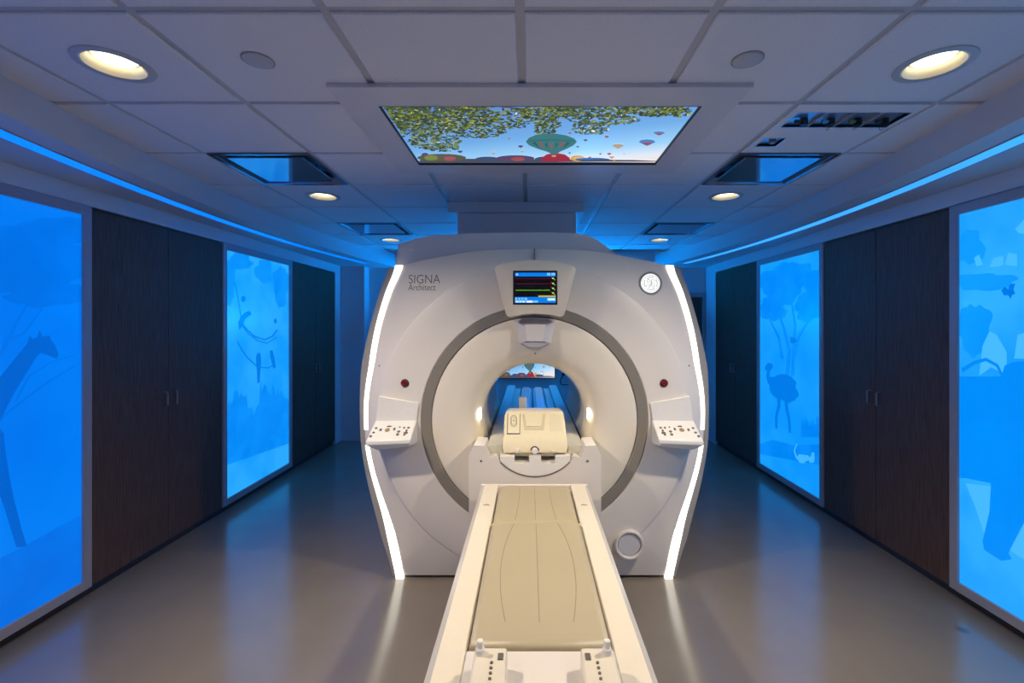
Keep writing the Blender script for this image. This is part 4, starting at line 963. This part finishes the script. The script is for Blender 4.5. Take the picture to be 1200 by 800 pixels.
# pads lying on the table
def pad_outline(y0, y1, hx, r, rear=0.0):
    pts = [(TX-hx, y0), (TX+hx, y0)]
    pts += [(TX+hx-r + r*math.cos(t), y1-r + r*math.sin(t)) for t in [math.pi/2*i/8 for i in range(9)]]
    pts += [(TX-hx+r - r*math.sin(t), y1-r + r*math.cos(t)) for t in [math.pi/2*i/8 for i in range(9)]]
    return pts
def pad(name, label, y0, y1, z, r, seams, edge_line):
    t = thing(name, label, 'pad', (TX, (y0+y1)/2, TZ-0.03), 'vinyl pads on the patient table')
    m = MB(); zz0 = TZ-0.0295
    inset = lambda d: [(TX + (x-TX)*(1-d/0.205), (y0+y1)/2 + (y-(y0+y1)/2)*(1-d/((y1-y0)/2))) for x, y in pad_outline(y0, y1, 0.205, r)]
    m.loops([[(x, y, zz0) for x, y in inset(0.002)], [(x, y, z-0.016) for x, y in inset(0.0)], [(x, y, z-0.006) for x, y in inset(0.006)], [(x, y, z-0.001) for x, y in inset(0.022)], [(x, y, z) for x, y in inset(0.045)]], True, 0, True, True)
    m.build('cushion', M['pad'], t, angle=70)
    for sm_ in seams:
        MB().tube([(TX + x, y, z + 0.0001) for x, y in sm_], 0.0010, 6).build('seam', M['crease'], t)
    if edge_line: MB().tube([(x, y, z-0.010) for x, y in pad_outline(y0, y1, 0.2035, r)[1:-0 or None]][1:], 0.004, 8).build('edge_highlight', M['edge_highlight'], t)  # light tube stands in for the highlight along the pad edge
YM1 = 540*(EYE-TZ-0.026)/229
def curve(x0, x1, x2, ya_, yb2): 
    return [(x0*(1-t)**2 + 2*x1*t*(1-t) + x2*t*t, ya_ + (yb2-ya_)*t) for t in [i/16 for i in range(17)]]
pad('table_pad', 'long beige vinyl body pad with curved seams, on the patient table', 1.325, YM1, TZ+0.026, 0.045,
    [curve(-0.10, -0.175, -0.105, YM1-0.04, 1.42), [(0, YM1-0.04), (0, 1.42)], curve(0.10, 0.175, 0.105, YM1-0.04, 1.42)], True)
pad('table_pad', 'short beige vinyl head pad at the scanner end of the patient table', YM1+0.004, 2.705, TZ+0.002, 0.06,
    [curve(-0.085, -0.08, -0.10, 2.66, YM1+0.06), [(0, 2.66), (0, YM1+0.06)], curve(0.085, 0.08, 0.10, 2.66, YM1+0.06)], False)

# ---------------------------------------------------------------- light
def spot(x, y, e, size=108, blend=1.0, z=ZC-0.02, aim=None):
    l = bpy.data.lights.new('downlight_beam', 'SPOT'); l.energy = e; l.color = (1.0, 0.86, 0.67); l.spot_size = math.radians(size); l.spot_blend = blend; l.shadow_soft_size = 0.055
    o = bpy.data.objects.new('downlight_beam', l); C.objects.link(o); o.location = (x, y, z)
    if aim: o.rotation_euler = Vector(aim).to_track_quat('-Z', 'Y').to_euler()
    return o
E = [165, 165, 1.2, 1.2, 1, 1]
for (x, y), e in zip(DLS, E): spot(x, y, e, aim=(0.78 if x < 0 else -0.78, 0.3, -1.75) if e > 100 else None)

for x in (-1.56, 1.53): spot(x, -0.07, 48, 150, 0.7)  # unseen warm spots added behind the camera, without fixtures

w = bpy.data.worlds.new('World'); bpy.context.scene.world = w; w.use_nodes = True
w.node_tree.nodes['Background'].inputs[0].default_value = (0.0, 0.0, 0.0, 1); w.node_tree.nodes['Background'].inputs[1].default_value = 0

# ---------------------------------------------------------------- camera
cam = bpy.data.cameras.new('Camera'); co = bpy.data.objects.new('Camera', cam); C.objects.link(co)
co.location = (0, 0, EYE); co.rotation_euler = (math.radians(90), 0, 0)
cam.sensor_width = 36; cam.lens = F/1200*36; cam.shift_x = -20/1200; cam.shift_y = -20/1200; cam.clip_start = 0.02
s = bpy.context.scene; s.camera = co
s.view_settings.view_transform = 'Standard'; s.view_settings.look = 'None'; s.view_settings.gamma = 1; s.view_settings.use_curve_mapping = False
s.view_settings.exposure = 0.18
s.cycles.max_bounces = 10; s.cycles.diffuse_bounces = 6; s.cycles.glossy_bounces = 5; s.cycles.use_denoising = True; s.cycles.caustics_reflective = False
